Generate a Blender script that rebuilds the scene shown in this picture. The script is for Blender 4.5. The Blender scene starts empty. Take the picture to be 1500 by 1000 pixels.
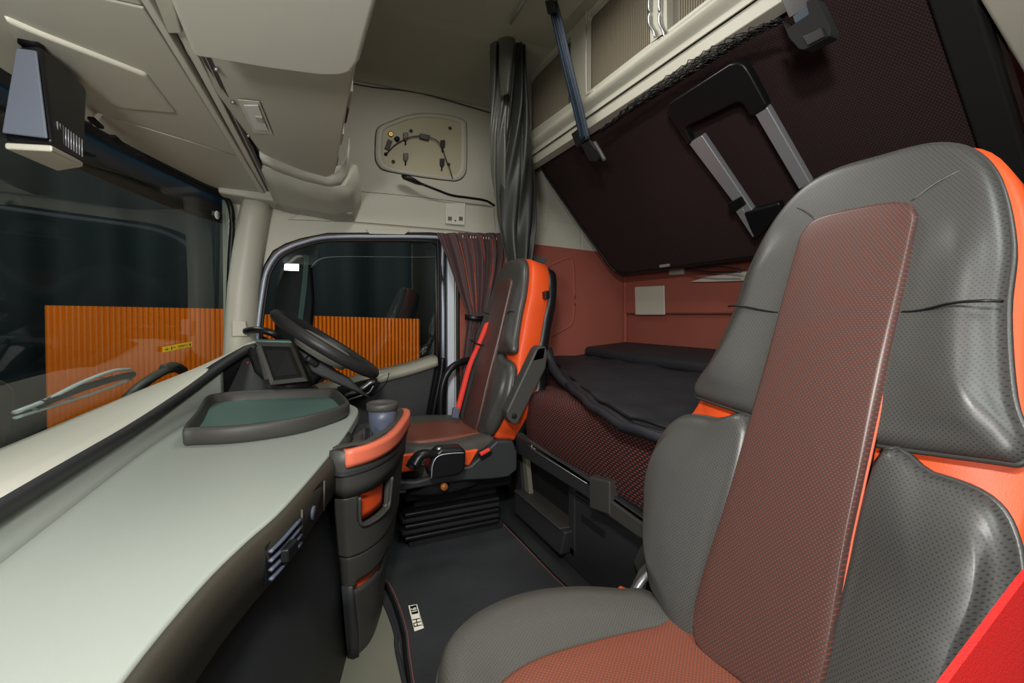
import bpy, bmesh, math, random
from mathutils import Vector, Matrix
random.seed(4)
C = bpy.context.scene.collection
SC = bpy.context.scene
PI = math.pi
R = math.radians

# ------------------------------------------------------------------ camera
HC = 0.88                      # eye height over the cab floor
YAW = math.atan(303/667); PITCH = R(1.0)
cd = bpy.data.cameras.new('camera'); cam = bpy.data.objects.new('camera', cd); C.objects.link(cam)
cd.sensor_width = 36; cd.lens = 667/1500*36; cd.shift_y = -28/1500
cd.clip_start = 0.02; cd.clip_end = 60
cam.location = (0, 0, HC)
cam.rotation_euler = (R(90)-PITCH, 0, -YAW)
SC.camera = cam

# ------------------------------------------------------------------ world, lights, exposure
w = bpy.data.worlds.new('night_hall'); SC.world = w; w.use_nodes = True
w.node_tree.nodes['Background'].inputs[0].default_value = (0.5, 0.6, 0.75, 1)
w.node_tree.nodes['Background'].inputs[1].default_value = 0.02
SC.view_settings.view_transform = 'Standard'; SC.view_settings.look = 'None'
SC.view_settings.gamma = 1; SC.view_settings.use_curve_mapping = False
SC.view_settings.exposure = 0.42
def area(name, loc, target, size, power, color=(1, 1, 1), sy=None):
    l = bpy.data.lights.new(name, 'AREA'); l.energy = power; l.color = color
    l.size = size
    if sy: l.shape = 'RECTANGLE'; l.size_y = sy
    o = bpy.data.objects.new(name, l); C.objects.link(o); o.location = loc
    o.rotation_euler = (Vector(target)-Vector(loc)).to_track_quat('-Z', 'Y').to_euler()
    return o
area('work_lamp', (-0.11, -0.10, 1.33), (0.35, 1.6, 0.75), 0.12, 13, (1, 0.97, 0.92), 0.08)
area('low_fill', (-0.50, -0.40, 0.98), (0.35, 1.5, 1.15), 0.22, 10.5, (1, 0.98, 0.94))  # added fill for a low flash, set where the window won't mirror it
area('door_fill', (0.3, -1.7, 3.1), (0.35, 0.9, 0.6), 1.2, 42, (0.93, 1, 0.97))  # added soft fill above the open passenger door
area('cab_lamp', (0.55, 1.30, 2.10), (0.5, 1.15, 0), 0.35, 5, (1, 0.97, 0.9))
area('hall_light_front', (-1.2, 2.5, 3.6), (-0.3, 3.7, 0.4), 1.0, 110, (1, 0.95, 0.88))

# ------------------------------------------------------------------ materials
def lin(c):
    return tuple(((v/255)/12.92 if v/255 <= .04045 else ((v/255+.055)/1.055)**2.4) for v in c)
MATS = {}
def mat(name, rgb, rough=0.5, bump=None, metal=0.0, spec=0.4, pat=None, coat=0.0, var=0.0):
    """rgb: display colour; bump=(scale,strength); pat: ('dots',axes,period,rgb2,size)|('dash',axes,...)"""
    if name in MATS: return MATS[name]
    m = bpy.data.materials.new(name); m.use_nodes = True
    nt = m.node_tree; b = nt.nodes['Principled BSDF']
    col = (*lin(rgb), 1)
    b.inputs['Base Color'].default_value = col
    b.inputs['Roughness'].default_value = rough
    b.inputs['Metallic'].default_value = metal
    b.inputs['Specular IOR Level'].default_value = spec
    b.inputs['Coat Weight'].default_value = coat
    N = nt.nodes.new; L = nt.links.new
    tc = None
    def coord():
        nonlocal tc
        if tc is None:
            tc = N('ShaderNodeTexCoord')
        return tc.outputs['Object']
    def math_(op, a, b_=None, c=None):
        n = N('ShaderNodeMath'); n.operation = op
        for i, v in enumerate((a, b_, c)):
            if v is None: continue
            if isinstance(v, (int, float)): n.inputs[i].default_value = v
            else: L(v, n.inputs[i])
        return n.outputs[0]
    height = None
    if var:
        no = N('ShaderNodeTexNoise'); no.inputs['Scale'].default_value = 5; no.inputs['Detail'].default_value = 4
        L(coord(), no.inputs['Vector'])
        mx = N('ShaderNodeMixRGB'); mx.blend_type = 'MULTIPLY'; mx.inputs[0].default_value = 1
        mx.inputs[1].default_value = col
        v = math_('ADD', math_('MULTIPLY', no.outputs[0], var*2), 1-var)
        cb = N('ShaderNodeCombineColor')
        for i in range(3): L(v, cb.inputs[i])
        L(cb.outputs[0], mx.inputs[2]); L(mx.outputs[0], b.inputs['Base Color'])
    if pat:
        kind, axes, per, rgb2, size = pat
        sp = N('ShaderNodeSeparateXYZ'); L(coord(), sp.inputs[0])
        a = sp.outputs[axes[0]]; c = sp.outputs[axes[1]]
        if len(axes) > 2: c = math_('ADD', c, sp.outputs[axes[2]])
        if kind == 'dots':       # staggered perforation
            row = math_('FLOOR', math_('DIVIDE', c, per*0.6))
            off = math_('MULTIPLY', math_('MODULO', math_('ABSOLUTE', row), 2.0), 0.5)
            fx = math_('SUBTRACT', math_('FRACT', math_('ADD', math_('ADD', math_('DIVIDE', a, per), off), 100)), 0.5)
            fy = math_('MULTIPLY', math_('SUBTRACT', math_('FRACT', math_('ADD', math_('DIVIDE', c, per*0.6), 100)), 0.5), 0.6)
            d = math_('SQRT', math_('ADD', math_('MULTIPLY', fx, fx), math_('MULTIPLY', fy, fy)))
            mask = math_('LESS_THAN', d, size)
            height = math_('SUBTRACT', 1, mask)
        elif kind == 'dash':     # woven rows of short dashes
            row = math_('FLOOR', math_('DIVIDE', c, per*0.40))
            off = math_('MULTIPLY', math_('MODULO', math_('ABSOLUTE', row), 2.0), 0.5)
            no = N('ShaderNodeTexNoise'); no.inputs['Scale'].default_value = 60; L(coord(), no.inputs['Vector'])
            jit = math_('MULTIPLY', no.outputs[0], 0.22)
            fx = math_('FRACT', math_('ADD', math_('ADD', math_('ADD', math_('DIVIDE', a, per), off), 100), jit))
            fy = math_('FRACT', math_('ADD', math_('DIVIDE', c, per*0.40), 100))
            mask = math_('MULTIPLY', math_('LESS_THAN', fx, size), math_('LESS_THAN', fy, 0.42))
            height = mask
        mx = N('ShaderNodeMixRGB'); L(mask, mx.inputs[0]); mx.inputs[1].default_value = col
        mx.inputs[2].default_value = (*lin(rgb2), 1); L(mx.outputs[0], b.inputs['Base Color'])
    if bump or height is not None:
        bp = N('ShaderNodeBump'); bp.inputs['Distance'].default_value = 0.002
        if bump:
            no = N('ShaderNodeTexNoise'); no.inputs['Scale'].default_value = bump[0]; no.inputs['Detail'].default_value = 3
            L(coord(), no.inputs['Vector']); h = no.outputs[0]
            bp.inputs['Strength'].default_value = bump[1]
            if height is not None: h = math_('ADD', math_('MULTIPLY', h, 0.5), height)
        else:
            h = height; bp.inputs['Strength'].default_value = 0.25
        L(h, bp.inputs['Height']); L(bp.outputs[0], b.inputs['Normal'])
    MATS[name] = m; return m
def glass_mat(name, tint, refl=1.0, rough=0.0):
    m = bpy.data.materials.new(name); m.use_nodes = True; nt = m.node_tree
    for n in list(nt.nodes): nt.nodes.remove(n)
    o = nt.nodes.new('ShaderNodeOutputMaterial'); t = nt.nodes.new('ShaderNodeBsdfTransparent'); g = nt.nodes.new('ShaderNodeBsdfGlossy')
    t.inputs[0].default_value = (*tint, 1); g.inputs[0].default_value = (1, 1, 1, 1); g.inputs['Roughness'].default_value = rough
    f = nt.nodes.new('ShaderNodeFresnel'); f.inputs[0].default_value = 1.45
    mu = nt.nodes.new('ShaderNodeMath'); mu.operation = 'MULTIPLY'; mu.inputs[1].default_value = refl; nt.links.new(f.outputs[0], mu.inputs[0])
    mx = nt.nodes.new('ShaderNodeMixShader'); nt.links.new(mu.outputs[0], mx.inputs[0])
    nt.links.new(t.outputs[0], mx.inputs[1]); nt.links.new(g.outputs[0], mx.inputs[2]); nt.links.new(mx.outputs[0], o.inputs[0])
    MATS[name] = m; return m
beige = mat('beige_plastic', (190, 188, 174), 0.45, (900, 0.08))
beige2 = mat('beige_light', (208, 206, 194), 0.4, (900, 0.05))
fabric_beige = mat('beige_headliner', (172, 171, 156), 0.9, (1400, 0.25), var=.05)
dash_grey = mat('dash_grey', (152, 158, 151), 0.32, (1200, 0.12))
dark = mat('dark_plastic', (62, 61, 58), 0.5, (1000, 0.12))
dark2 = mat('charcoal_plastic', (46, 47, 49), 0.5, (1000, 0.12))
olive = mat('olive_plastic', (54, 51, 43), 0.55, (900, 0.1))
black = mat('black_plastic', (20, 20, 22), 0.35)
blackm = mat('black_matt', (14, 14, 15), 0.8)
red_wall = mat('red_felt', (150, 82, 68), 0.9, (1200, 0.35), var=.08)
leather = mat('dark_leather', (60, 59, 57), 0.38, (500, 0.12), spec=0.6)
perf_back = mat('perforated_leather_back', (70, 69, 67), 0.38, None, spec=0.5, pat=('dots', (1, 2), 0.0052, (50, 49, 48), 0.17))
perf_seat = mat('perforated_leather_seat', (78, 77, 72), 0.42, None, spec=0.5, pat=('dots', (1, 0), 0.0052, (54, 53, 50), 0.17))
ins_back = mat('brown_insert_back', (72, 54, 51), 0.38, None, spec=0.5, pat=('dots', (1, 2), 0.0052, (122, 62, 48), 0.17))
ins_seat = mat('brown_insert_seat', (106, 62, 50), 0.45, None, pat=('dots', (1, 0), 0.0058, (150, 74, 50), 0.19))
orange = mat('orange_leather', (226, 82, 34), 0.45, (500, 0.1))
coral = mat('coral_plastic', (206, 104, 78), 0.45, (900, 0.08))
mat_thread = mat('dull_red_thread', (128, 74, 72), 0.8)
stitch = mat('orange_thread', (196, 96, 70), 0.7)
red_belt = mat('red_webbing', (226, 58, 46), 0.6, (900, 0.3))
frame_silver = mat('frame_silver', (170, 176, 190), 0.4, metal=0.2)
deep_red = mat('deep_red_webbing', (176, 16, 12), 0.7, (900, 0.3))
silver = mat('silver_metal', (190, 192, 196), 0.32, metal=0.85)
alu = mat('brushed_aluminium', (176, 178, 184), 0.38, metal=0.6)
whitepaint = mat('white_paint', (200, 206, 216), 0.35)
carpet = mat('black_carpet', (42, 43, 46), 0.95, (150, 1.0), var=.6)
liner = mat('grey_rubber', (112, 111, 98), 0.55, (300, 0.1), var=.06)
bunk_fab = mat('bunk_fabric', (26, 20, 22), 0.85, None, pat=('dash', (1, 0), 0.0085, (76, 38, 34), 0.5))
mat_fab = mat('mattress_fabric', (26, 21, 22), 0.85, None, pat=('dash', (1, 2, 0), 0.018, (134, 58, 47), 0.55))
cover_m = mat('black_quilt', (34, 35, 40), 0.6, (45, 0.9), var=.25)
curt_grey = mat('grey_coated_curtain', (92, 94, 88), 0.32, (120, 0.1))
curt_brown = mat('brown_curtain', (84, 64, 64), 0.75, (800, 0.3))
strap_m = mat('strap_webbing', (34, 50, 68), 0.5, (700, 0.3))
rubber = mat('rubber_seal', (18, 18, 20), 0.45)
white = mat('white_plastic', (228, 228, 224), 0.4)
brass = mat('brass_metal', (190, 160, 80), 0.3, metal=0.8)
badge_m = mat('pale_metal', (248, 242, 222), 0.35)
slot_blue = mat('slot_blue', (84, 104, 132), 0.35)
slate = mat('slate_blue_plastic', (74, 80, 96), 0.4)
yellow = mat('yellow_sticker', (238, 196, 20), 0.5)
screen_m = mat('dark_screen', (30, 32, 31), 0.18)
hallm = mat('hall_curtain', (30, 42, 46), 0.8)
hallfloor = mat('hall_floor', (40, 42, 46), 0.6)
navy = mat('navy_dark', (12, 16, 26), 0.6)
visor_m = mat('blue_visor', (42, 100, 134), 0.25)
_t = visor_m.node_tree; _tr = _t.nodes.new('ShaderNodeBsdfTranslucent'); _tr.inputs[0].default_value = (*lin((58, 132, 170)), 1)
_mx = _t.nodes.new('ShaderNodeMixShader'); _mx.inputs[0].default_value = .5
_t.links.new(_t.nodes['Principled BSDF'].outputs[0], _mx.inputs[1]); _t.links.new(_tr.outputs[0], _mx.inputs[2])
_t.links.new(_mx.outputs[0], _t.nodes['Material Output'].inputs[0])
cyan = mat('cyan_edge', (60, 170, 190), 0.3)
ladder_grey = mat('mirror_grey', (98, 104, 116), 0.4)
ora_pc = mat('orange_polycarbonate', (232, 118, 16), 0.35)
ora_pc.node_tree.nodes['Principled BSDF'].inputs['Transmission Weight'].default_value = 0.0
glass_ws = glass_mat('windscreen_glass', (0.56, 0.64, 0.62), 0.11)
glass_dr = glass_mat('door_glass', (0.80, 0.84, 0.82), 0.9)

# ------------------------------------------------------------------ geometry helpers
ORG = {}
def ray(px, py):               # direction through a pixel of the 1500x1000 photograph
    u = (px-750)/667; v = (472-py)/667
    cp, sp = math.cos(PITCH), math.sin(PITCH); s, c = math.sin(YAW), math.cos(YAW)
    return Vector((s*cp+u*c+v*s*sp, c*cp-u*s+v*c*sp, -sp+v*cp))
def P(px, py, x=None, y=None, z=None, pl=None):
    d = ray(px, py)
    if x is not None: t = x/d.x
    elif y is not None: t = y/d.y
    elif z is not None: t = (z-HC)/d.z
    else:
        n, k = pl; n = Vector(n); t = (k-n.z*HC)/n.dot(d)
    return Vector((t*d.x, t*d.y, HC+t*d.z))
def thing(name, label, cat, loc, group=None):
    o = bpy.data.objects.new(name, None); C.objects.link(o); o.location = loc
    o.empty_display_size = 0.05
    o['label'] = label; o['category'] = cat
    if group: o['group'] = group
    ORG[o.name] = Vector(loc); return o
def tag(o, label, cat, group=None):
    o['label'] = label; o['category'] = cat
    if group: o['group'] = group
    return o
def mesh(name, V, F, m, parent=None, smooth=False, bevel=0, segs=2, solid=0, sub=0, kind=None, label=None, soff=0):
    V = [Vector(v) for v in V]
    mn = Vector([min(v[i] for v in V) for i in range(3)]); mx = Vector([max(v[i] for v in V) for i in range(3)])
    org = Vector(((mn.x+mx.x)/2, (mn.y+mx.y)/2, mn.z))
    me = bpy.data.meshes.new(name); me.from_pydata([v-org for v in V], [], F)
    bm = bmesh.new(); bm.from_mesh(me); bmesh.ops.recalc_face_normals(bm, faces=bm.faces); bm.to_mesh(me); bm.free()
    me.materials.append(m)
    o = bpy.data.objects.new(name, me); C.objects.link(o)
    if parent is not None:
        o.parent = parent; o.location = org-ORG[parent.name]
    else: o.location = org
    ORG[o.name] = org
    if smooth:
        for p in me.polygons: p.use_smooth = True
    if solid:
        md = o.modifiers.new('solid', 'SOLIDIFY'); md.thickness = solid; md.offset = soff
    if bevel:
        md = o.modifiers.new('bevel', 'BEVEL'); md.width = bevel; md.segments = segs; md.limit_method = 'ANGLE'; md.angle_limit = R(35)
        for p in me.polygons: p.use_smooth = True
        md.harden_normals = True
    if sub:
        md = o.modifiers.new('sub', 'SUBSURF'); md.levels = sub; md.render_levels = sub
        for p in me.polygons: p.use_smooth = True
    if kind: o['kind'] = kind
    if label: o['label'] = label
    return o
def box(name, a, b, m, parent=None, bevel=0.0, **k):
    (x0, y0, z0), (x1, y1, z1) = a, b
    V = [(x0,y0,z0),(x1,y0,z0),(x1,y1,z0),(x0,y1,z0),(x0,y0,z1),(x1,y0,z1),(x1,y1,z1),(x0,y1,z1)]
    return mesh(name, V, [(0,3,2,1),(4,5,6,7),(0,1,5,4),(1,2,6,5),(2,3,7,6),(3,0,4,7)], m, parent, bevel=bevel, **k)
def prism(name, pts, vec, m, parent=None, bevel=0.0, **k):
    n = len(pts); vec = Vector(vec); A = [Vector(p) for p in pts]
    V = A+[p+vec for p in A]
    F = [tuple(range(n))[::-1], tuple(range(n, 2*n))]+[(i, (i+1) % n, n+(i+1) % n, n+i) for i in range(n)]
    return mesh(name, V, F, m, parent, bevel=bevel, **k)
def hexa(name, bottom, top, m, parent=None, bevel=0.0, **k):     # 4+4 free corners
    return mesh(name, list(bottom)+list(top), [(3,2,1,0),(4,5,6,7),(0,1,5,4),(1,2,6,5),(2,3,7,6),(3,0,4,7)], m, parent, bevel=bevel, **k)
def grid(name, rows, m, parent=None, solid=0.0, closed=False, smooth=True, cap=False, **k):
    n = len(rows[0]); V = [v for r in rows for v in r]; F = []
    for i in range(len(rows)-1):
        for j in range(n if closed else n-1):
            F.append((i*n+j, i*n+(j+1) % n, (i+1)*n+(j+1) % n, (i+1)*n+j))
    if cap: F += [tuple(range(n))[::-1], tuple(range((len(rows)-1)*n, len(rows)*n))]
    return mesh(name, V, F, m, parent, smooth=smooth, solid=solid, **k)
def cat(pts, n=6, closed=False):
    pts = [Vector(p) for p in pts]; N = len(pts); out = []
    for i in range(N if closed else N-1):
        if closed: p0, p1, p2, p3 = pts[i-1], pts[i], pts[(i+1) % N], pts[(i+2) % N]
        else:
            p1, p2 = pts[i], pts[i+1]; p0 = pts[i-1] if i else p1*2-p2; p3 = pts[i+2] if i+2 < N else p2*2-p1
        for k in range(n):
            t = k/n
            out.append(0.5*((2*p1)+(p2-p0)*t+(2*p0-5*p1+4*p2-p3)*t*t+(3*p1-p0-3*p2+p3)*t**3))
    if not closed: out.append(pts[-1])
    return out
def tube(name, pts, r, m, parent=None, closed=False, sides=8, smooth_n=5, flat=1.0, r2=None, up=(0,0,1), **k):
    q = cat(pts, smooth_n, closed) if smooth_n > 1 else [Vector(p) for p in pts]
    n = len(q); rows = []; up = Vector(up)
    for i, p in enumerate(q):
        a = q[(i-1) % n] if (closed or i) else q[i]; b = q[(i+1) % n] if (closed or i < n-1) else q[i]
        t = (b-a).normalized(); s = t.cross(up)
        if s.length < 1e-4: s = t.cross(Vector((1, 0, 0)))
        s.normalize(); u = s.cross(t)
        rr = r if r2 is None else r+(r2-r)*i/max(1, n-1)
        rows.append([p+s*rr*math.cos(2*PI*j/sides)+u*rr*flat*math.sin(2*PI*j/sides) for j in range(sides)])
    if closed: rows.append(rows[0]); return grid(name, rows, m, parent, closed=True, **k)
    return grid(name, rows, m, parent, closed=True, cap=True, **k)
def ribbon(name, pts, width, across, th, m, parent=None, n=5, **k):
    q = cat(pts, n); ac = Vector(across).normalized()*width/2
    return grid(name, [[p-ac, p+ac] for p in q], m, parent, solid=th, **k)
def lathe(name, prof, c, m, parent=None, n=28, axis=None, **k):
    c = Vector(c); rot = Matrix.Identity(3) if axis is None else Vector((0,0,1)).rotation_difference(Vector(axis)).to_matrix()
    rows = [[c+rot @ Vector((r*math.cos(2*PI*j/n), r*math.sin(2*PI*j/n), z)) for j in range(n)] for r, z in prof]
    return grid(name, rows, m, parent, closed=True, cap=True, **k)
def puff(name, out, nrm, h, e, m, parent=None, crown=0.0, back=0.0, rings=7, relief=None, **k):
    """padded cushion piece: outline, normal, edge height h, edge rounding e, crown in the middle"""
    out = [Vector(p) for p in out]; nrm = Vector(nrm).normalized(); n = len(out)
    c = sum(out, Vector())/n
    rad = sum((p-c).length for p in out)/n
    rows = [[p-nrm*back for p in out]]
    for i in range(rings):
        a = (i/(rings-1))*PI/2
        ins = e*(1-math.cos(a)); hh = (h-e)+e*math.sin(a) if h > e else h*math.sin(a)
        rows.append([p+(c-p).normalized()*min(ins, (c-p).length*.6)+nrm*hh for p in out])
    last = rows[-1]
    for s in ((.97, .94, .9, .86, .82, .77, .72, .65, .58, .5, .42, .34, .26, .18, .1) if relief else (0.85, 0.65, 0.4, 0.15)):
        rows.append([c+nrm*(h+crown*(1-s*s))+(p-nrm*h-c)*s for p in last])
    if relief: rows = rows[:rings]+[[p+nrm*relief(p)*min(1, (i+1)/5) for p in r] for i, r in enumerate(rows[rings:])]
    V = [v for r in rows for v in r]; F = []
    for i in range(len(rows)-1):
        for j in range(n): F.append((i*n+j, i*n+(j+1) % n, (i+1)*n+(j+1) % n, (i+1)*n+j))
    F.append(tuple(range((len(rows)-1)*n, len(rows)*n))); F.append(tuple(range(n))[::-1])
    return mesh(name, V, F, m, parent, smooth=True, **k)
def plate(name, outer, holes, f, th, m, parent=None, **k):
    """flat plate with holes: 2-D outlines, f maps (a,b,depth) to a world point"""
    cu = bpy.data.curves.new('tmp', 'CURVE'); cu.dimensions = '2D'; cu.fill_mode = 'BOTH'; cu.extrude = 0.5
    for poly in [outer]+holes:
        sp = cu.splines.new('POLY'); sp.points.add(len(poly)-1); sp.use_cyclic_u = True
        for i, (a, b) in enumerate(poly): sp.points[i].co = (a, b, 0, 1)
    o = bpy.data.objects.new('tmp', cu); me = bpy.data.meshes.new_from_object(o)
    V = [f(v.co.x, v.co.y, (v.co.z+0.5)*th) for v in me.vertices]; F = [tuple(p.vertices) for p in me.polygons]
    bpy.data.objects.remove(o); bpy.data.curves.remove(cu); bpy.data.meshes.remove(me)
    return mesh(name, V, F, m, parent, **k)
def rrect(a0, b0, a1, b1, r, n=4):
    o = []
    for cx, cy, s in ((a1-r, b1-r, 0), (a0+r, b1-r, 90), (a0+r, b0+r, 180), (a1-r, b0+r, 270)):
        for i in range(n+1):
            t = R(s+90*i/n); o.append((cx+r*math.cos(t), cy+r*math.sin(t)))
    return o
def text(name, body, size, mtx, m, parent, depth=0.0008):
    cu = bpy.data.curves.new('tmp', 'FONT'); cu.body = body; cu.size = size; cu.extrude = depth; cu.align_x = 'CENTER'; cu.align_y = 'CENTER'
    o = bpy.data.objects.new('tmp', cu); me = bpy.data.meshes.new_from_object(o)
    V = [mtx @ v.co for v in me.vertices]; F = [tuple(p.vertices) for p in me.polygons]
    bpy.data.objects.remove(o); bpy.data.curves.remove(cu); bpy.data.meshes.remove(me)
    return mesh(name, V, F, m, parent)
def struct(o): o['kind'] = 'structure'; return o
D = 2.3                        # inner face of the driver's door and wall
# ================================================================== SETTING
struct(box('floor', (-0.55, -0.02, -0.05), (1.9, 2.36, 0.0), dark2))
struct(box('ceiling', (-0.6, -0.05, 2.13), (1.9, 2.3, 2.17), fabric_beige))
cr = [[Vector((x, y, z)) for y, z in ((2.36, 1.99), (2.295, 1.99), (2.285, 2.0), (2.27, 2.03), (2.2, 2.075), (2.10, 2.11), (1.98, 2.129), (1.9, 2.1295), (1.9, 2.16), (2.36, 2.16))] for x in [-.6+.25*i for i in range(11)]]
struct(grid('trim_1', cr, fabric_beige, closed=True, cap=True))
# driver's side wall: upper lining with the door opening cut out
door_o = [(-0.212, .30), (-0.212, .79), (-0.185, 1.02), (-0.165, 1.10), (-0.13, 1.165), (-0.08, 1.20), (-0.017, 1.228), (0.10, 1.262), (0.585, 1.300), (0.66, 1.300), (0.69, 1.29), (0.70, 1.25), (0.70, .02), (-.212, .02)]
wl = struct(plate('wall_left', [(-0.32, 0.0), (1.86, 0.0), (1.86, 1.262), (1.82, 1.262), (1.82, 2.0), (-0.32, 2.0)], [door_o],
      lambda a, b, d: (a, D+d, b), 0.05, beige))
# lining seams on the beige wall
tube('seam', [(-0.1, D-.002, 1.985), (0.255, D-.002, 1.975), (0.45, D-.004, 1.99), (0.60, D-.006, 1.99), (0.9, D-.006, 1.965), (1.3, D-.004, 1.93)], .003, dark, wl)
tube('seam', [P(524, 280, y=D), P(600, 287, y=D), P(660, 294, y=D), P(722, 303, y=D)], .0012, dark, wl)
prism('lining_panel', [P(524, 282, y=D), P(722, 305, y=D), P(726, 346, y=D), P(660, 337, y=D), P(524, 326, y=D), P(420, 322, y=D), P(470, 300, y=D)], (0, -.012, 0), beige, wl, bevel=.004)
prism('lining_panel', [P(783, 318, y=D), P(850, 330, y=D), P(850, 369, y=D), P(781, 360, y=D)], (0, -.008, 0), beige, wl, bevel=.006)
prism('lining_panel', [P(851, 330, y=D), P(915, 345, y=D), P(915, 378, y=D), P(851, 370, y=D)], (0, -.008, 0), beige, wl, bevel=.006)
prism('recess_cover', [P(790, 313, y=D), P(803, 311, y=D), P(801, 336, y=D), P(791, 336, y=D)], (0, -.010, 0), beige, wl, bevel=.004)
# red felt lower lining behind the door, embossed pocket outline
rp = plate('felt_panel', [(0.735, .03), (1.815, .03), (1.815, 1.25), (1.18, 1.275), (0.735, 1.31)], [], lambda a, b, d: (a, D-.012+d, b), .012, red_wall, wl)
tube('bead', [P(798, 392, y=D), P(815, 384, y=D), P(832, 378, y=D), P(838, 384, y=D), P(840, 430, y=D), P(839, 462, y=D), P(834, 476, y=D), P(815, 487, y=D), P(806, 492, y=D)], .016, red_wall, wl, flat=.8, sides=10)
tube('bead', [P(806, 395, y=D), P(820, 392, y=D), P(826, 400, y=D), P(826, 460, y=D), P(820, 470, y=D)], .006, red_wall, wl)
prism('reading_lamp', [P(779, 374, y=2.285), P(801, 377, y=2.285), P(797, 386, y=2.285), P(782, 382, y=2.285)], (0, -.006, 0), silver, wl, bevel=.002)
tube('corner_bead', [(1.80, 2.27, .4), (1.80, 2.27, .8), (1.80, 2.27, 1.22)], .014, red_wall, wl)
# rear wall
wr = struct(box('wall_back', (1.81, -0.02, 0.0), (1.86, 2.30, 2.13), red_wall))
hexa('felt_panel', [(1.78, -.02, .885), (1.81, -.02, .875), (1.81, 2.25, .875), (1.78, 2.25, .885)], [(1.79, -.02, 1.25), (1.81, -.02, 1.25), (1.81, 2.25, 1.25), (1.79, 2.25, 1.25)], red_wall, wr, bevel=.012)
prism('access_cover', [P(931, 420, x=1.78), P(974, 418, x=1.78), P(975, 461, x=1.78), P(932, 461, x=1.78)], (-.008, 0, 0), beige, wr, bevel=.004, label='square beige cover set in the red felt')
prism('fold_down_clip', [P(983, 391, x=1.78), P(1003, 390, x=1.78), P(1003, 402, x=1.78), P(984, 403, x=1.78)], (-.02, 0, 0), beige, wr, bevel=.004)
prism('shelf_edge', [P(1014, 413, x=1.78), P(1040, 405, x=1.78), P(1110, 396, x=1.78), P(1110, 411, x=1.78), P(1040, 413, x=1.78)], (-.02, 0, 0), beige, wr, bevel=.003)
# A pillar trim between windscreen and door window
pil = grid('trim_2', [[Vector((x+dx, y, z)) for x, y in ((-.30, 2.36), (-.302, 2.20), (-.285, 2.17), (-.24, 2.165), (-.20, 2.20), (-.19, 2.30), (-.19, 2.36))]
      for z, dx in ((.50, -.012), (.70, -.010), (.80, -.004), (1.0, .01), (1.15, .03), (1.28, .05), (1.395, .07))], beige, closed=True, cap=True)
struct(pil)
prism('pillar_cover', [P(361, 470, y=2.17), P(364, 492, y=2.17), P(340, 493, y=2.17), P(340, 470, y=2.17)], (0, -.02, 0), beige, pil, bevel=.006)
hexa('pillar_head', [(-.31, 2.12, 1.36), (.2, 2.17, 1.33), (.2, 2.31, 1.33), (-.31, 2.31, 1.36)], [(-.31, 2.12, 1.40), (.2, 2.17, 1.40), (.2, 2.31, 1.40), (-.31, 2.31, 1.40)], beige, pil, bevel=.01)
# passenger side: wall behind the seat (only its bunk side end shows)
wrt = struct(box('wall_right', (1.0, -0.07, 0.0), (1.86, -0.02, 2.13), beige))
q = [P(1425, -12, y=.452), P(1468, -12, y=.452), P(1512, 62, y=.452), P(1512, 134, y=.452)]
prism('trim_3', q, (0, -.38, 0), beige, bevel=.01)['kind'] = 'structure'
q = [P(1476, -12, y=.448), P(1540, -12, y=.448), P(1540, 100, y=.448)]
prism('trim_4', q, (0, -.36, 0), fabric_beige, bevel=.01)['kind'] = 'structure'

# ---------------------------------------------------------------- driver's door
door = struct(plate('door_1', [(-0.21, .04), (0.665, .04), (0.665, .62), (0.665, 1.25), (.65, 1.285), (.60, 1.292), (0.10, 1.254), (-.017, 1.22), (-.08, 1.19), (-.125, 1.155), (-.16, 1.09), (-.18, 1.01), (-.205, .79), (-.205, .3)],
      [[(-0.17, .52), (-0.178, .79), (-0.152, 1.01), (-0.132, 1.08), (-0.10, 1.135), (-0.06, 1.165), (-.01, 1.19), (0.10, 1.222), (0.57, 1.252), (.605, 1.25), (.62, 1.22), (0.625, .62), (.295, .555)]],
      lambda a, b, d: (a, 2.285+d, b), 0.05, rubber))
tube('seal', [Vector((x, 2.278, z)) for x, z in ((-.190, .60), (-.192, .79), (-.166, 1.01), (-.147, 1.085), (-.112, 1.145), (-.07, 1.177), (-.014, 1.204), (.10, 1.238), (.35, 1.258), (.585, 1.272), (.635, 1.265), (.645, 1.22), (.645, .63))], .0085, frame_silver, door, label='silver window frame strip')
tube('inner_seal', [Vector((x, 2.284, z)) for x, z in ((-.172, .60), (-.176, .79), (-.150, 1.01), (-.131, 1.08), (-.10, 1.132), (-.06, 1.163), (-.01, 1.188), (.10, 1.220), (.35, 1.24), (.57, 1.25), (.61, 1.24), (.622, 1.21), (.625, .63))], .006, rubber, door)
gl = struct(prism('window_1', [(-.178, 2.315, .5), (.635, 2.315, .5), (.635, 2.315, 1.25), (.57, 2.315, 1.26), (.1, 2.315, 1.23), (-.01, 2.315, 1.2), (-.07, 2.315, 1.165), (-.14, 2.315, 1.08), (-.165, 2.315, 1.0)], (0, .004, 0), glass_dr))
box('door_pillar', (.668, 2.27, .2), (.705, 2.30, 1.285), whitepaint, door, bevel=.005, label='pale grey painted pillar strip')
tube('pillar_seal', [(.722, 2.27, .3), (.722, 2.27, .8), (.722, 2.27, 1.28)], .009, rubber, door, sides=6)
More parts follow.
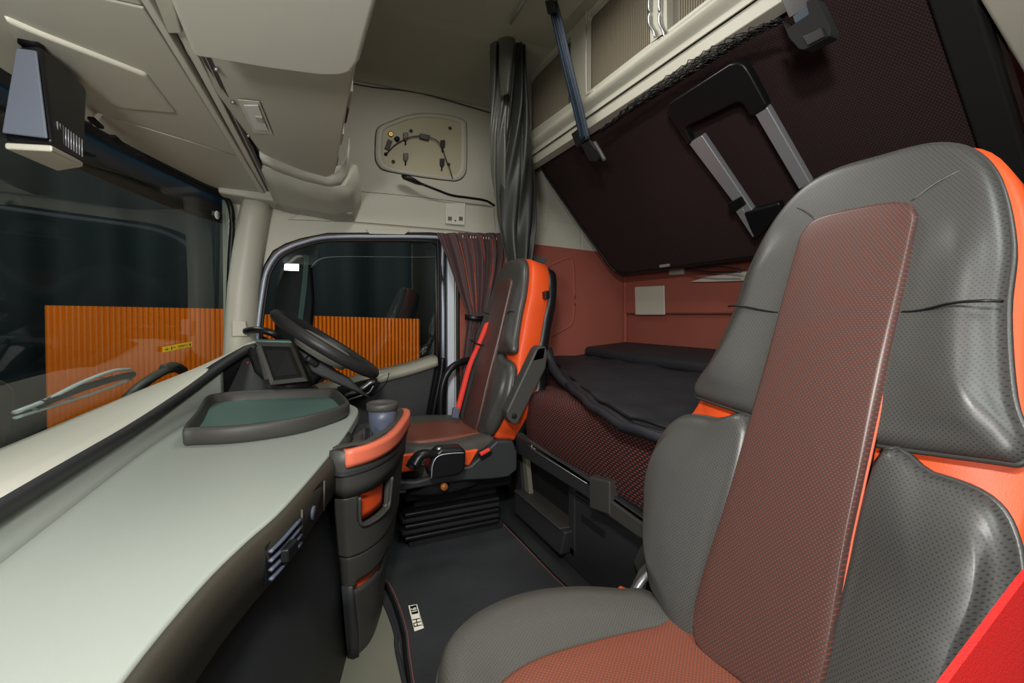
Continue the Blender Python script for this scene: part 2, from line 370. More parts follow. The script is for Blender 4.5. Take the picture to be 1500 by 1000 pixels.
# the dark lower door card with its sloping sill
sill = [P(440, 575, y=2.2), P(500, 563, y=2.2), P(545, 551, y=2.2), P(600, 538, y=2.2), P(640, 525, y=2.2)]
prism('door_card', [P(640, 527, y=2.2), P(636, 550, y=2.2), P(626, 605, y=2.2), P(600, 760, y=2.2), Vector((-.2, 2.2, .1)), Vector((-.2, 2.2, .55)), P(500, 567, y=2.2), P(545, 553, y=2.2)], (0, .085, 0), dark2, door, bevel=.01)
grid('door_sill', [[Vector((p.x, y, p.z+dz)) for y, dz in ((2.19, -.018), (2.185, -.004), (2.19, .004), (2.22, .010), (2.29, .012))] for p in cat(sill, 4)], mat('sill_grey', (138, 136, 122), .4), door, solid=.006, label='lighter sill along the top of the door card')
grid('sill_strip', [[Vector((p.x, y, p.z+dz)) for y, dz in ((2.182, -.030), (2.180, -.012), (2.186, .004), (2.20, .010))] for p in cat([P(552, 551, y=2.2), P(600, 539, y=2.2), P(626, 531, y=2.2), P(640, 526, y=2.2)], 4)], mat('sill_grey', (138, 136, 122), .4), door, solid=.004)  # second strip along the rear end of the sill
tube('door_edge', [P(648, 524, y=2.2), P(645, 550, y=2.2), P(634, 605, y=2.2), P(632, 640, y=2.2)], .022, black, door, flat=.7)
tube('card_joint', [P(570, 546, y=2.18), P(567, 556, y=2.18), P(558, 569, y=2.18), P(542, 578, y=2.18)], .0025, black, door)
prism('handle_recess', [P(494, 566, y=2.185), P(550, 552, y=2.185), P(556, 560, y=2.185), P(545, 578, y=2.185), P(505, 590, y=2.185)], (0, -.006, 0), black, door, bevel=.002)
dh = grid('door_handle', [[p+Vector((0, 0, a)), p+Vector((0, -.012, a*.3)), p+Vector((0, -.012, -a*.5)), p+Vector((0, 0, -a))] for p, a in
      [(P(505, 579, y=2.165), .008), (P(520, 574, y=2.16), .010), (P(533, 567, y=2.16), .013), (P(541, 561, y=2.16), .012), (P(549, 559, y=2.165), .006)]], silver, door, closed=True, cap=True, label='chrome door pull')
tube('handle_rod', [P(509, 586, y=2.16), P(524, 581, y=2.155), P(540, 575, y=2.155), P(547, 565, y=2.16)], .004, silver, door)

tube('deflector_edge', [P(455, 392, y=2.335), P(466, 381, y=2.335), P(490, 376, y=2.335), P(560, 376, y=2.335), P(635, 376, y=2.335), P(646, 371, y=2.335)], .0014, alu, door, sides=5, label='thin bright edge of the window deflector')
prism('header_notch', [P(535, 336, y=2.285), P(600, 338, y=2.285), P(592, 344, y=2.285), P(541, 343, y=2.285)], (0, -.012, 0), beige, door, bevel=.003)
# ---------------------------------------------------------------- windscreen
ws = [(-.60, -.02), (-.60, .6), (-.592, 1.1), (-.572, 1.29), (-.525, 1.55), (-.455, 1.80), (-.37, 2.05), (-.29, 2.27)]
wsc = cat([Vector((x, y, 0)) for x, y in ws], 4)
win2 = struct(grid('window_2', [[Vector((p.x-.03, p.y, .56)) for p in wsc], [Vector((p.x-.015, p.y, 1.0)) for p in wsc], [Vector((p.x, p.y, 1.40)) for p in wsc]], glass_ws))
grid('frit_band', [[Vector((p.x+.004, p.y, 1.355)) for p in wsc], [Vector((p.x+.004, p.y, 1.40)) for p in wsc]], blackm, win2, solid=.002, label='black band along the top of the windscreen')
tube('corner_seal', [(-.300, 2.235, .66), (-.297, 2.235, .8), (-.285, 2.235, 1.1), (-.277, 2.235, 1.26), (-.285, 2.225, 1.345), (-.315, 2.16, 1.378), (-.37, 2.04, 1.385), (-.45, 1.80, 1.388)], .011, rubber, win2)
# ================================================================== OVERHEAD CONSOLE
oc = thing('overhead_console', 'beige storage console with grooved underside above the windscreen', 'console', (-.2, 1.3, 1.36))
Z = 1.38
def under(name, px, z, th, m, bevel=.006, pre=(), post=(), **k):
    return prism(name, list(pre)+[P(a, b, z=z) for a, b in px]+list(post), (0, 0, th), m, oc, bevel=bevel, **k)
he = [Vector((x+.012, y, Z)) for x, y in ((-.60, .05), (-.60, .6), (-.592, 1.1), (-.572, 1.29), (-.525, 1.55), (-.48, 1.72), (-.455, 1.80), (-.37, 2.05), (-.29, 2.27))]
# three panels of the front underside with gaps between them
a1, a2 = P(70, 0, z=Z), P(232, 52, z=Z); b1, b2 = P(176, 176, z=Z), P(345, 228, z=Z); gend = P(398, 303, z=Z)
s1 = P(70, 0, z=Z)
g0, g1 = P(203, 0, z=Z), P(391, 296, z=Z)
def GX(y): return Vector((g0.x+(g1.x-g0.x)*(y-g0.y)/(g1.y-g0.y), y, Z))
prism('underside_panel', [he[0], he[1], Vector((-.585, .93, Z)), GX(.93), GX(.05)], (0, 0, .04), beige, oc, bevel=.004)
prism('underside_panel', [Vector((-.585, .934, Z)), he[2], he[3], he[4], b2+(b1-b2)*1.15, GX(b2.y), GX(.934)], (0, 0, .04), beige, oc, bevel=.004)
prism('underside_panel', [he[4]+Vector((.002, .02, 0)), he[5], he[6], he[7], he[8], GX(gend.y-.08), GX(b2.y+.006), b2+(b1-b2)*1.12+Vector((0, .006, 0))], (0, 0, .04), beige, oc, bevel=.004)
under('visor_flap', [(4, 28), (60, 52), (215, 112), (258, 167), (180, 160), (125, 140), (70, 88), (20, 60)], 1.372, .03, beige, bevel=.008, label='raised smooth flap on the console underside')
# groove: dark slots, pale strip, metal edging
def strip(name, l1, l2, r1, r2, z, th, m, **k):
    return prism(name, [P(*l1, z=z), P(*l2, z=z), P(*r2, z=z), P(*r1, z=z)], (0, 0, th), m, oc, **k)
box('groove_bed', (-.26, .3, 1.405), (-.05, 2.28, 1.41), black, oc)
strip('edge_strip', (199, -10), (389, 297), (212, -10), (397, 299), 1.376, .03, beige2, bevel=.003)
strip('slot', (205, -10), (392, 297), (229, -10), (394, 297), 1.398, .004, slot_blue, label='slate blue slot')
strip('slot_border', (205, -10), (392, 297), (209, -10), (393, 297), 1.3975, .002, blackm)  # black border line along the slot
strip('cover_strip', (222, -10), (246, 50), (250, -10), (268, 50), 1.374, .02, beige, bevel=.004)
strip('cover_strip', (256, 44), (392, 293), (271, 44), (398, 293), 1.384, .02, beige2, bevel=.003)
strip('rail', (250, -10), (399, 297), (264, -10), (409, 300), 1.39, .01, dark)
strip('rail_line', (255, -10), (402, 297), (257, -10), (404, 298), 1.3885, .003, alu)
for a, b in ((285, 113), (317, 167), (340, 202)):
    c = P(a, b, z=1.395); box('clip', (c.x-.007, c.y-.018, 1.384), (c.x+.007, c.y+.018, 1.40), silver, oc, bevel=.002)
for a, b in ((317, 102), (341, 150), (364, 199)):
    c = P(a, b, z=1.385); lathe('screw', [(.005, -.003), (.005, .004)], c, silver, oc, n=10)
# body above, its side towards the cab
hexa('console_body', [(-.60, .1, 1.41), (.085, .1, 1.41), (.085, 2.29, 1.41), (-.34, 2.29, 1.41)], [(-.60, .1, 2.12), (.085, .1, 2.12), (.10, 2.29, 2.12), (-.34, 2.29, 2.12)], beige, oc, bevel=.01)
# locker doors of the underside, nearest one hangs lowest
lo = [Vector((-.165, .18, 1.32))]+[P(a, b, z=1.32) for a, b in ((282, 82), (292, 85), (400, 103), (470, 112), (500, 112), (516, 107), (527, 92), (545, 30), (557, -10))]+[Vector((.10, .18, 1.32))]
prism('locker_flap', lo, (0, 0, .095), beige2, oc, bevel=.014, segs=4, label='large pale locker flap nearest the camera')
mid = [P(272, 70, z=1.395)+Vector((0, -.15, 0))]+[P(a, b, z=1.385) for a, b in ((272, 78), (383, 226), (400, 235), (440, 250), (478, 260), (490, 255), (494, 240))]+[Vector((.098, 1.2, 1.385)), Vector((.098, .8, 1.385))]
prism('locker_panel', mid, (0, 0, .03), beige, oc, bevel=.006)
lampq = [(350, 147), (379, 150), (397, 193), (372, 191)]
lf = prism('lamp_frame', [P(a, b, z=1.3849) for a, b in ((348, 145), (380, 148), (400, 196), (371, 194))], (0, 0, -.002), beige2, oc, bevel=.001)
prism('lamp_lens', [P(a, b, z=1.382) for a, b in ((357, 153), (378, 153), (393, 190), (373, 188))], (0, 0, -.003), white, oc, bevel=.001, label='rectangular reading lamp lens')
prism('lamp_switch', [P(a, b, z=1.379) for a, b in ((374, 169), (384, 171), (387, 179), (377, 177))], (0, 0, -.003), beige, oc, bevel=.0008)
# pale lip and rounded end piece by the pillar
lipp = [(380, 229), (400, 238), (440, 254), (480, 266), (500, 262), (508, 250), (512, 225)]
rows = []
for (a, b) in lipp:
    p = P(a, b, z=1.372); rows.append([p+Vector((0, .0, .05)), p, p+Vector((.004, .03, -.006)), p+Vector((.004, .085, 0)), p+Vector((.004, .085, .05))])
grid('locker_lip', rows, beige2, oc, closed=True, cap=True, label='bright rounded lip between locker panels')
ends = [[(382, 234), (400, 243), (440, 259), (478, 270), (502, 268), (516, 240)],
        [(392, 260), (405, 268), (445, 281), (485, 290), (508, 288), (521, 262)],
        [(402, 285), (412, 291), (450, 299), (487, 305), (512, 303), (523, 280)],
        [(406, 300), (425, 305), (455, 310), (490, 317), (515, 319), (523, 295)]]
yy = [1.80, 1.95, 2.12, 2.27]
rows = [[P(a, b, y=yy[i]+.03*j*(1-i/3)) for j, (a, b) in enumerate(r)] for i, r in enumerate(ends)]
grid('end_cap', rows, beige, oc, solid=.02, soff=-1, label='curved end of the console by the door')
# dark gap and vertical edging seen along the right side
for nm, a, m in (('side_gap', 497, black), ('side_edging', 505, beige2), ('side_gap', 513, dark), ('side_edging', 519, beige)):
    p = P(a, 200, x=.108); q0 = P(a, 240, x=.108)
    prism(nm, [Vector((.10, p.y, 1.40)), Vector((.10, p.y+.09, 1.40)), Vector((.10, p.y+.09, 2.0)), Vector((.10, p.y, 2.0))], (.006, 0, 0), m, oc, bevel=.001)
# raised seams of the thin panel joints: a bright cut line
tube('joint_line', [b1, (b1+b2)/2, b2], .0012, beige2, oc, smooth_n=1)

# mirror box hanging from the header
mb = thing('mirror_monitor', 'dark hanging box with grey face at the windscreen top left', 'mirror', (-.42, 1.18, 1.25))
yb = 1.18
def PM(a, b, y): return P(a, b, y=y)
hexa('housing', [PM(4, 205, 1.10), PM(78, 212, 1.06), PM(124, 236, 1.22), PM(80, 243, 1.30)], [PM(24, 66, 1.12), PM(58, 64, 1.10), PM(128, 130, 1.24), PM(100, 120, 1.34)], black, mb, bevel=.01)
prism('mirror_face', [PM(6, 196, 1.094), PM(72, 204, 1.054), PM(56, 76, 1.092), PM(27, 72, 1.11)], (-.001, -.006, 0), ladder_grey, mb, bevel=.003, label='dull grey face of the box')
prism('base', [PM(6, 208, 1.10), PM(76, 212, 1.06), PM(122, 236, 1.22), PM(84, 243, 1.28)], (0, 0, -.012), beige, mb, bevel=.004, label='beige underside of the box')
for k in range(10):
    p = PM(84+k*4, 178+k*2.9, 1.092+.010*k); tube('grille_slat', [p, p+Vector((0, 0, -.034))], .0013, alu, mb, sides=5, smooth_n=1)
p = PM(45, 66, 1.12); tube('stalk', [p, p+Vector((0, .04, .08)), Vector((p.x, p.y+.06, 1.40))], .018, black, mb)

# sensor strip on the frit
ss = thing('sensor_cluster', 'black sensor strip behind the top edge of the windscreen', 'sensor', (-.53, 1.4, 1.34))
for k, (a, b) in enumerate(((150, 178), (180, 203), (215, 228))):
    p = P(a, b+4, y=1.45+.1*k); box('sensor', (p.x-.02, p.y-.03, p.z-.003), (p.x-.005, p.y+.03, p.z+.006), blackm, ss, bevel=.003)
# stickers on the windscreen
def wsx(y):
    for a, b in zip(ws, ws[1:]):
        if a[1] <= y <= b[1]: return a[0]+(b[0]-a[0])*(y-a[1])/(b[1]-a[1])
    return -.3
def onws(a, b, off=.006):
    d = ray(a, b); lo_, hi_ = .2, 3
    for _ in range(40):
        t = (lo_+hi_)/2; p = Vector((t*d.x, t*d.y, HC+t*d.z))
        if p.y < 2.27 and p.x > wsx(p.y)-(1.4-p.z)*.036+off: lo_ = t
        else: hi_ = t
    return Vector((t*d.x, t*d.y, HC+t*d.z))
n_ = Vector((.9, -.4, 0)).normalized()
st = lathe('round_sticker', [(.0165, 0), (.0165, .001)], onws(318, 315), white, axis=n_, n=24)
tag(st, 'small round white disc stuck near the windscreen top corner', 'sticker')
ys = thing('warning_sticker', 'narrow yellow warning label with black marks on the windscreen', 'sticker', onws(260, 509))
sq = [onws(a, b, .008) for a, b in ((238, 508), (281, 500), (281, 507), (238, 516))]
prism('label_sheet', sq, n_*.0008, yellow, ys)
def sk(a, b): # bilinear point on the label
    return (sq[0]*(1-a)+sq[1]*a)*(1-b)+(sq[3]*(1-a)+sq[2]*a)*b+n_*.0012
def mark(a, b, w_, h_):
    prism('mark', [sk(a, b), sk(a+w_, b), sk(a+w_, b+h_), sk(a, b+h_)], n_*.0005, black, ys)
for a in (.08, .11, .13, .155): mark(a, .45, .012, .3)
mark(.265, .2, .03, .15); mark(.26, .4, .035, .42)
mark(.33, .5, .03, .1); mark(.37, .3, .03, .09); mark(.385, .4, .012, .3)
for a in (.50, .55, .585, .64, .665, .72, .78, .83): mark(a, .3, .010, .45)
for a in (.53, .60, .70, .76): mark(a, .35, .03, .08)
prism('mark', [sk(.885, .78), sk(.955, .78), sk(.92, .15)], n_*.0005, black, ys)

# ================================================================== DASHBOARD
db = thing('dashboard', 'pale grey topped dashboard with dark lip running under the windscreen', 'dashboard', (-.2, 1.0, 0))
edge = cat([Vector(p) for p in ((-.19, -.02, .58), (-.16, .30, .58), (-.14, .465, .58), (-.108, .60, .58), (-.074, .695, .58), (-.03, .80, .58), (.045, 1.048, .58), (.10, 1.25, .58), (.151, 1.50, .58), (.135, 1.62, .58))], 4)
backp = [Vector((-.10, 1.76, .58)), Vector((-.30, 1.85, .58)), Vector((-.36, 1.5, .58)), Vector((-.36, -.02, .58))]
prism('dash_top', [Vector((p.x, p.y, .55)) for p in edge]+[Vector((p.x, p.y, .55)) for p in backp], (0, 0, .03), dash_grey, db, bevel=.006, segs=3)
# raised front shelf and its lip
Fp = cat([Vector(p) for p in ((-.622, -.02, .60), (-.622, .8, .60), (-.60, 1.286, .593), (-.53, 1.60, .62), (-.475, 1.78, .642), (-.35, 2.05, .69), (-.225, 2.2, .755))], 5)
Lp = cat([Vector(p) for p in ((-.37, -.02, .635), (-.352, .78, .64), (-.338, 1.25, .64), (-.310, 1.55, .662), (-.278, 1.75, .690), (-.235, 1.88, .725), (-.165, 2.02, .770))], 5)
grid('front_shelf', [[f*(1-t)+l*t+Vector((0, 0, .010*math.sin(PI*t))) for t in (0, .2, .4, .6, .8, 1)] for f, l in zip(Fp, Lp)], beige2, db, solid=.006, soff=-1, label='pale shelf between lip and windscreen')
grid('lip', [[l+Vector((-.003, 0, .0025)), l+Vector((.003, 0, -.001)), l+Vector((.004, 0, -.017)), l+Vector((-.01, 0, -.020)), l+Vector((-.05, 0, -.01))] for l in Lp], dark2, db, closed=True, cap=True, label='dark rubbery lip')
grid('riser', [[Vector((l.x-.006, l.y, l.z-.014)), Vector((l.x-.004, l.y, .60)), Vector((l.x+.004, l.y, .584)), Vector((l.x+.016, l.y, .578))] for l in Lp[:24]], dash_grey, db, solid=.006)
firewall = struct(grid('trim_5', [[Vector((f.x+.006, f.y, f.z-.012)), Vector((f.x+.006, f.y, .02))] for f in Fp], black, solid=.006))
grid('lip_underside', [[l+Vector((-.012, 0, -.028)), Vector((l.x-.014, l.y, .56))] for l in Lp[20:]], black, db, solid=.004)
# notch in the shelf
p = P(195, 583, z=.636); 
prism('shelf_slot', [P(185, 590, z=.634), P(194, 581, z=.636), P(203, 583, z=.636), P(212, 578, z=.634), P(204, 587, z=.632), P(196, 585, z=.634)], (0, 0, .003), olive, db)
# rolled dark edge holding the air vents
def off(p, k, dz):
    i = edge.index(p); a = edge[max(0, i-1)]; b = edge[min(len(edge)-1, i+1)]; t = (b-a).normalized()
    return Vector((p.x+t.y*k, p.y-t.x*k, p.z+dz))
grid('edge_band', [[off(p, -.004, -.002), off(p, .010, -.012), off(p, .014, -.03), off(p, .010, -.085), off(p, -.01, -.098), off(p, -.04, -.09)] for p in edge[:-8]], olive, db, closed=True, cap=True, label='dark olive band below the dash top')
grid('lower_panel', [[off(p, -.045, -.05), off(p, -.035, -.12), off(p, -.02, -.35), off(p, -.01, -.579)] for p in edge[:-6]], dark2, db, solid=.02)
# air vent
def onedge(t, z, o):            # t along the straight run of the edge
    i = 16+t*(24-16); k = int(i); f = i-k
    a, b = off(edge[k], o, 0), off(edge[min(k+1, len(edge)-1)], o, 0); p = a*(1-f)+b*f; return Vector((p.x, p.y, z))
av = mesh('air_vent', [onedge(.12, .558, .0135), onedge(.80, .562, .0135), onedge(.80, .502, .0125), onedge(.12, .500, .0125)], [(0, 1, 2, 3)], black, db, solid=.001, label='louvred air vent with slider')
for k in range(4):
    z = .549-.013*k; tube('vent_slat', [onedge(.14, z, .018), onedge(.3, z, .018), onedge(.53, z, .018)], .0036, slate, av, sides=6, flat=.7)
prism('vent_slider', [onedge(.26, .54, .019), onedge(.40, .54, .019), onedge(.40, .520, .019), onedge(.26, .520, .019)], (.012, -.004, 0), black, av, bevel=.003)
for t in (.55, .80): tube('vent_divider', [onedge(t, .561, .017), onedge(t, .503, .016)], .002, olive, av, smooth_n=1)
lathe('vent_wheel', [(.012, 0), (.012, .003)], onedge(.67, .53, .016), slate, av, axis=(.95, -.3, 0), n=16)

# tray on the dash
tray = thing('dash_tray', 'charcoal rimmed tray with teal mat lying on the dash top', 'tray', (-.05, 1.45, .58))
to = cat([Vector(p) for p in ((-.235, 1.235, .58), (-.14, 1.215, .58), (-.02, 1.245, .58), (.07, 1.33, .58), (.112, 1.40, .58), (.118, 1.46, .58), (.10, 1.66, .58), (.07, 1.71, .58), (-.05, 1.76, .58), (-.20, 1.78, .58), (-.262, 1.76, .58), (-.288, 1.70, .58), (-.268, 1.45, .58), (-.258, 1.26, .58))], 5, True)
tc_ = sum(to, Vector())/len(to)
def ins(k, z): return [Vector((tc_.x+(p.x-tc_.x)*k, tc_.y+(p.y-tc_.y)*k, z)) for p in to]
grid('rim', [ins(.96, .5805), ins(.995, .588), ins(1.0, .615), ins(.985, .622), ins(.955, .622), ins(.94, .615), ins(.90, .592), ins(.90, .5805)]+[ins(.96, .5805)], dark, tray, closed=True)
mesh('tray_mat', ins(.905, .590)+ins(.905, .594), [tuple(range(len(to))), tuple(range(len(to), 2*len(to)))], mat('teal_mat', (84, 110, 105), .33, (900, .1)), tray, label='smooth teal grey anti slip mat')

# instrument hood, side vent, monitor
hd = thing('instrument_cluster', 'dark instrument hood with side vent beside the monitor', 'instrument panel', (0, 1.95, .6))
hexa('hood_side', [(-.33, 1.90, .60), (-.12, 1.80, .58), (.10, 1.85, .55), (-.2, 2.1, .55)], [(-.25, 1.95, .70), (-.17, 1.96, .735), (-.09, 1.98, .735), (-.17, 2.1, .75)], dark2, hd, bevel=.01)
prism('pod_rim', [P(360, 512, y=1.84), P(372, 506, y=1.84), P(384, 512, y=1.82), P(396, 553, y=1.80), P(388, 560, y=1.8), P(372, 545, y=1.82)], (0, .05, 0), black, hd, bevel=.012)
prism('side_vent', [P(374, 508, y=1.83), P(381, 507, y=1.83), P(392, 540, y=1.80), P(394, 556, y=1.80), P(387, 557, y=1.80)], (0, -.012, 0), dark, hd, bevel=.006)
lathe('red_lamp', [(.003, 0), (.003, .003)], P(363, 531, y=1.78), mat('red_dot', (200, 30, 40), .4), hd, axis=(0, -1, 0), n=10)
lathe('cluster_column', [(.05, -.02), (.045, .02)], P(470, 545, y=1.95), dark, hd, axis=(-.5, -.2, .85))
mo = thing('centre_monitor', 'dark framed display screen standing between tray and steering wheel', 'monitor', (0.0, 1.85, .6))
M4 = [P(376, 501, y=1.83), P(428, 502, y=1.77), P(452, 558, y=1.72), P(398, 564, y=1.76)]
cM = sum(M4, Vector())/4; nM = (M4[1]-M4[0]).cross(M4[3]-M4[0]).normalized(); nM = -nM if nM.y > 0 else nM
prism('bezel', M4, -nM*.035, black, mo, bevel=.004)
def q4(s, k): return [cM+(p-cM)*s+nM*k for p in M4]
for i in range(4):
    a, b = q4(1.0, .0), q4(.80, .0); j = (i+1) % 4
    mesh('frame_bar', [a[i], a[j], b[j], b[i], a[i]+nM*.006, a[j]+nM*.006, b[j]+nM*.002, b[i]+nM*.002], [(0,1,2,3),(4,5,6,7),(0,1,5,4),(1,2,6,5),(2,3,7,6),(3,0,4,7)], olive if i == 1 else dark, mo)
prism('display', q4(.80, .0005), nM*.001, screen_m, mo, label='unlit dark green display')
prism('inner_line', [cM+(p-cM)*.62+Vector((.0, 0, 0))+nM*.003 for p in M4], nM*.0005, blackm, mo)
grid('monitor_top', [[P(375, 501, y=1.83), P(428, 502, y=1.77)], [P(372, 497, y=1.86), P(424, 498, y=1.81)]], mat('monitor_teal', (96, 130, 124), .4), mo, solid=.003)  # pale teal strip along the monitor's top edge

# steering wheel
sw = thing('steering_wheel', 'black leather steering wheel with grey hub in front of door window', 'steering wheel', (.075, 1.86, .60))
A = P(400, 458, y=1.84); B = P(551, 547, y=1.84); cw = (A+B)/2; ax = (B-A).normalized(); rw = (B-A).length/2-.012
nw = ax.cross(Vector((0, 1, 0))).normalized(); nw = -nw if nw.z < 0 else nw
nw = (nw+Vector((0, -.05, 0))).normalized(); e2 = nw.cross(ax).normalized(); e1 = e2.cross(nw).normalized()
def wp(r, t, h=0): return cw+e1*r*math.cos(t)+e2*r*math.sin(t)+nw*h
tube('rim', [wp(rw, 2*PI*k/40) for k in range(40)],  .0205, mat('wheel_leather', (40, 40, 41), .45), sw, closed=True, sides=12, smooth_n=1, up=nw)
tube('rim_stitching', [wp(rw-.014, t, .010) for t in [PI*.2+k*PI*.6/20+PI for k in range(21)]], .0015, stitch, sw, smooth_n=1, sides=5)
hub = grid('hub_pad', [[wp(r, 2*PI*k/28, h)*1 for k in range(28)] for r, h in ((.10, -.05), (.115, -.02), (.108, .0), (.09, .008), (.02, .012))], mat('hub_grey', (150, 148, 138), .4), sw, closed=True, cap=True)
for t in (0, PI, PI*1.5):
    w0 = e1*(-math.sin(t))+e2*math.cos(t); d0 = e1*math.cos(t)+e2*math.sin(t)
    hexa('spoke', [cw+d0*.07-w0*.035-nw*.012, cw+d0*rw*.98-w0*.02-nw*.006, cw+d0*rw*.98+w0*.02-nw*.006, cw+d0*.07+w0*.035-nw*.012],
         [cw+d0*.07-w0*.035+nw*.004, cw+d0*rw*.98-w0*.02+nw*.006, cw+d0*rw*.98+w0*.02+nw*.006, cw+d0*.07+w0*.035+nw*.004], MATS['hub_grey'], sw, bevel=.003)
tube('column_shroud', [cw-nw*.03+Vector((.02, .03, 0)), cw-nw*.10+Vector((.0, .05, 0)), cw-nw*.20+Vector((-.03, .06, 0))], .045, dark2, sw, flat=1.1, r2=.06)
tube('column_lever', [cw-nw*.07-e1*.01, P(462, 533, y=1.82), P(450, 524, y=1.80)], .012, dark2, sw)
hexa('lower_cowl', [P(455, 545, y=1.83), P(545, 585, y=1.83), P(545, 585, y=2.0), P(455, 545, y=2.0)], [P(430, 505, y=1.83), P(510, 552, y=1.83), P(510, 552, y=2.0), P(430, 505, y=2.0)], dark2, sw, bevel=.01)
# ================================================================== CENTRE ORGANISER with bins
og = thing('storage_organiser', 'dark organiser column with coral trim and orange pockets at the dash end', 'organiser', (.15, 1.2, 0))
rim = [Vector((.045, 1.045, 0)), P(506, 663, z=.585), P(545, 653, z=.585), P(574, 638, z=.585), P(590, 620, z=.585), P(597, 603, z=.585)]
rim = [Vector((p.x, p.y, 0)) for p in rim]+[Vector((.255, 1.50, 0))]
rp_ = cat(rim, 10)
LEN = [0]
for a, b in zip(rp_, rp_[1:]): LEN.append(LEN[-1]+(b-a).length)
base = Vector((.03, 1.20, 0))
prof = [(.60, 1.0), (.56, 1.0), (.47, .93), (.44, .90), (.30, .80), (.20, .70), (.12, .62), (0, .52)]
def oscale(z):
    for (z1, k1), (z0, k0) in zip(prof, prof[1:]):
        if z >= z0: return k0+(k1-k0)*(z-z0)/(z1-z0)
    return .52
def opt(u, z, out=0.0):         # u 0..1 along the rim, z height
    L_ = u*LEN[-1]; i = 0
    while i < len(LEN)-2 and LEN[i+1] < L_: i += 1
    f = (L_-LEN[i])/max(1e-6, LEN[i+1]-LEN[i]); p = rp_[i]*(1-f)+rp_[i+1]*f
    t = (rp_[min(i+1, len(rp_)-1)]-rp_[max(i-1, 0)]).normalized(); nn = Vector((t.y, -t.x, 0))
    p = base+(p-base)*oscale(z)+nn*out+Vector((.052, .085, 0))*max(0, 1-z/.56); return Vector((p.x, p.y, z))
def oshell(name, u0, u1, z0, z1, out, m, hole=None, nu=40, nz=24, par=None, solid=.012, **k):
    V = []; F = []
    for j in range(nz+1):
        for i in range(nu+1): V.append(opt(u0+(u1-u0)*i/nu, z0+(z1-z0)*j/nz, out))
    for j in range(nz):
        for i in range(nu):
            if hole and hole(u0+(u1-u0)*(i+.5)/nu, z0+(z1-z0)*(j+.5)/nz): continue
            a = j*(nu+1)+i; F.append((a, a+1, a+nu+2, a+nu+1))
    return mesh(name, V, F, m, par or og, smooth=True, solid=solid, soff=-1, **k)
oshell('inner_column', 0, 1, .0, .56, -.055, blackm, solid=.005, nz=6)
oshell('upper_shell', 0, 1, .478, .588, 0, dark, nz=4)
def rh(u, z, u0, u1, z0, z1, r=.018):
    if not (u0 < u < u1 and z0 < z < z1): return False
    du = min(u-u0, u1-u)*LEN[-1]; dz = z-z0
    return not (du < r and dz < r and (r-du)**2+(r-dz)**2 > r*r)
oshell('middle_shell', 0, 1, .322, .475, -.003, dark, hole=lambda u, z: rh(u, z, .115, .36, .395, .49), nu=90, nz=36)
oshell('second_shell', 0, 1, .232, .319, -.006, dark, hole=lambda u, z: z < .245 and .1 < u < .55, nu=60, nz=12)
oshell('foot_shell', .03, 1, .0, .215, -.012, dark, hole=lambda u, z: z > .195 and u > .35, nz=16, nu=60)
oshell('foot_side', 0, .05, .0, .24, -.016, dark2, nz=4, nu=8)
oshell('pocket_lining', .12, .35, .40, .476, -.018, orange, nu=12, nz=4, solid=.004, label='orange fabric lining of the upper pocket')
oshell('pocket_lining', .10, .42, .18, .240, -.020, orange, nu=12, nz=4, solid=.004, label='orange fabric lining of the lower pocket')
tube('pocket_rim', [opt(u, z, .001) for u, z in ((.115, .472), (.115, .43), (.12, .405), (.15, .394), (.235, .392), (.32, .394), (.352, .405), (.36, .43), (.36, .472))], .004, dark, og, sides=6)
oshell('coral_trim', .065, .86, .553, .590, .006, coral, nu=30, nz=4, solid=.02, label='coral coloured strip along the rim')
# bin floor, divider and cup holder
prism('bin_floor', [Vector((p.x, p.y, .535)) for p in rp_]+[Vector((.10, 1.45, .535)), Vector((.07, 1.2, .535))], (0, 0, .006), dark2, og)
prism('inner_rim', [opt(u, .588, -.012) for u in (0, .2, .4, .6, .8, 1)]+[opt(u, .588, -.03) for u in (1, .8, .6, .4, .2, 0)], (0, 0, .004), dark, og)
hexa('divider', [P(535, 660, z=.54), P(549, 657, z=.54), P(546, 634, z=.54), P(532, 640, z=.54)], [P(532, 646, z=.575), P(546, 644, z=.575), P(543, 622, z=.575), P(530, 628, z=.575)], dark, og, bevel=.004)
prism('clip_tab', [P(533, 650, z=.58), P(540, 650, z=.58), P(541, 628, z=.60), P(535, 626, z=.60)], (.004, .008, 0), black, og, bevel=.002)
prism('cup_holder', [P(505, 648, z=.555), P(560, 644, z=.555), P(580, 632, z=.555), P(584, 620, z=.555), P(540, 620, z=.555)], (0, 0, -.012), dark, og, bevel=.004)
cup = thing('lidded_cup', 'slate blue lidded cup standing in the organiser holder', 'cup', P(559, 630, z=.56))
cc = P(560, 612, z=.60); cc.z = .545
lathe('cup_body', [(.026, -.03), (.030, .0), (.034, .03), (.0355, .055), (.037, .078)], cc, slate, cup)
lathe('cup_lid', [(.037, .078), (.0415, .080), (.042, .094), (.039, .098), (.037, .093), (.005, .0915)], cc, dark, cup, label='round dark lid')

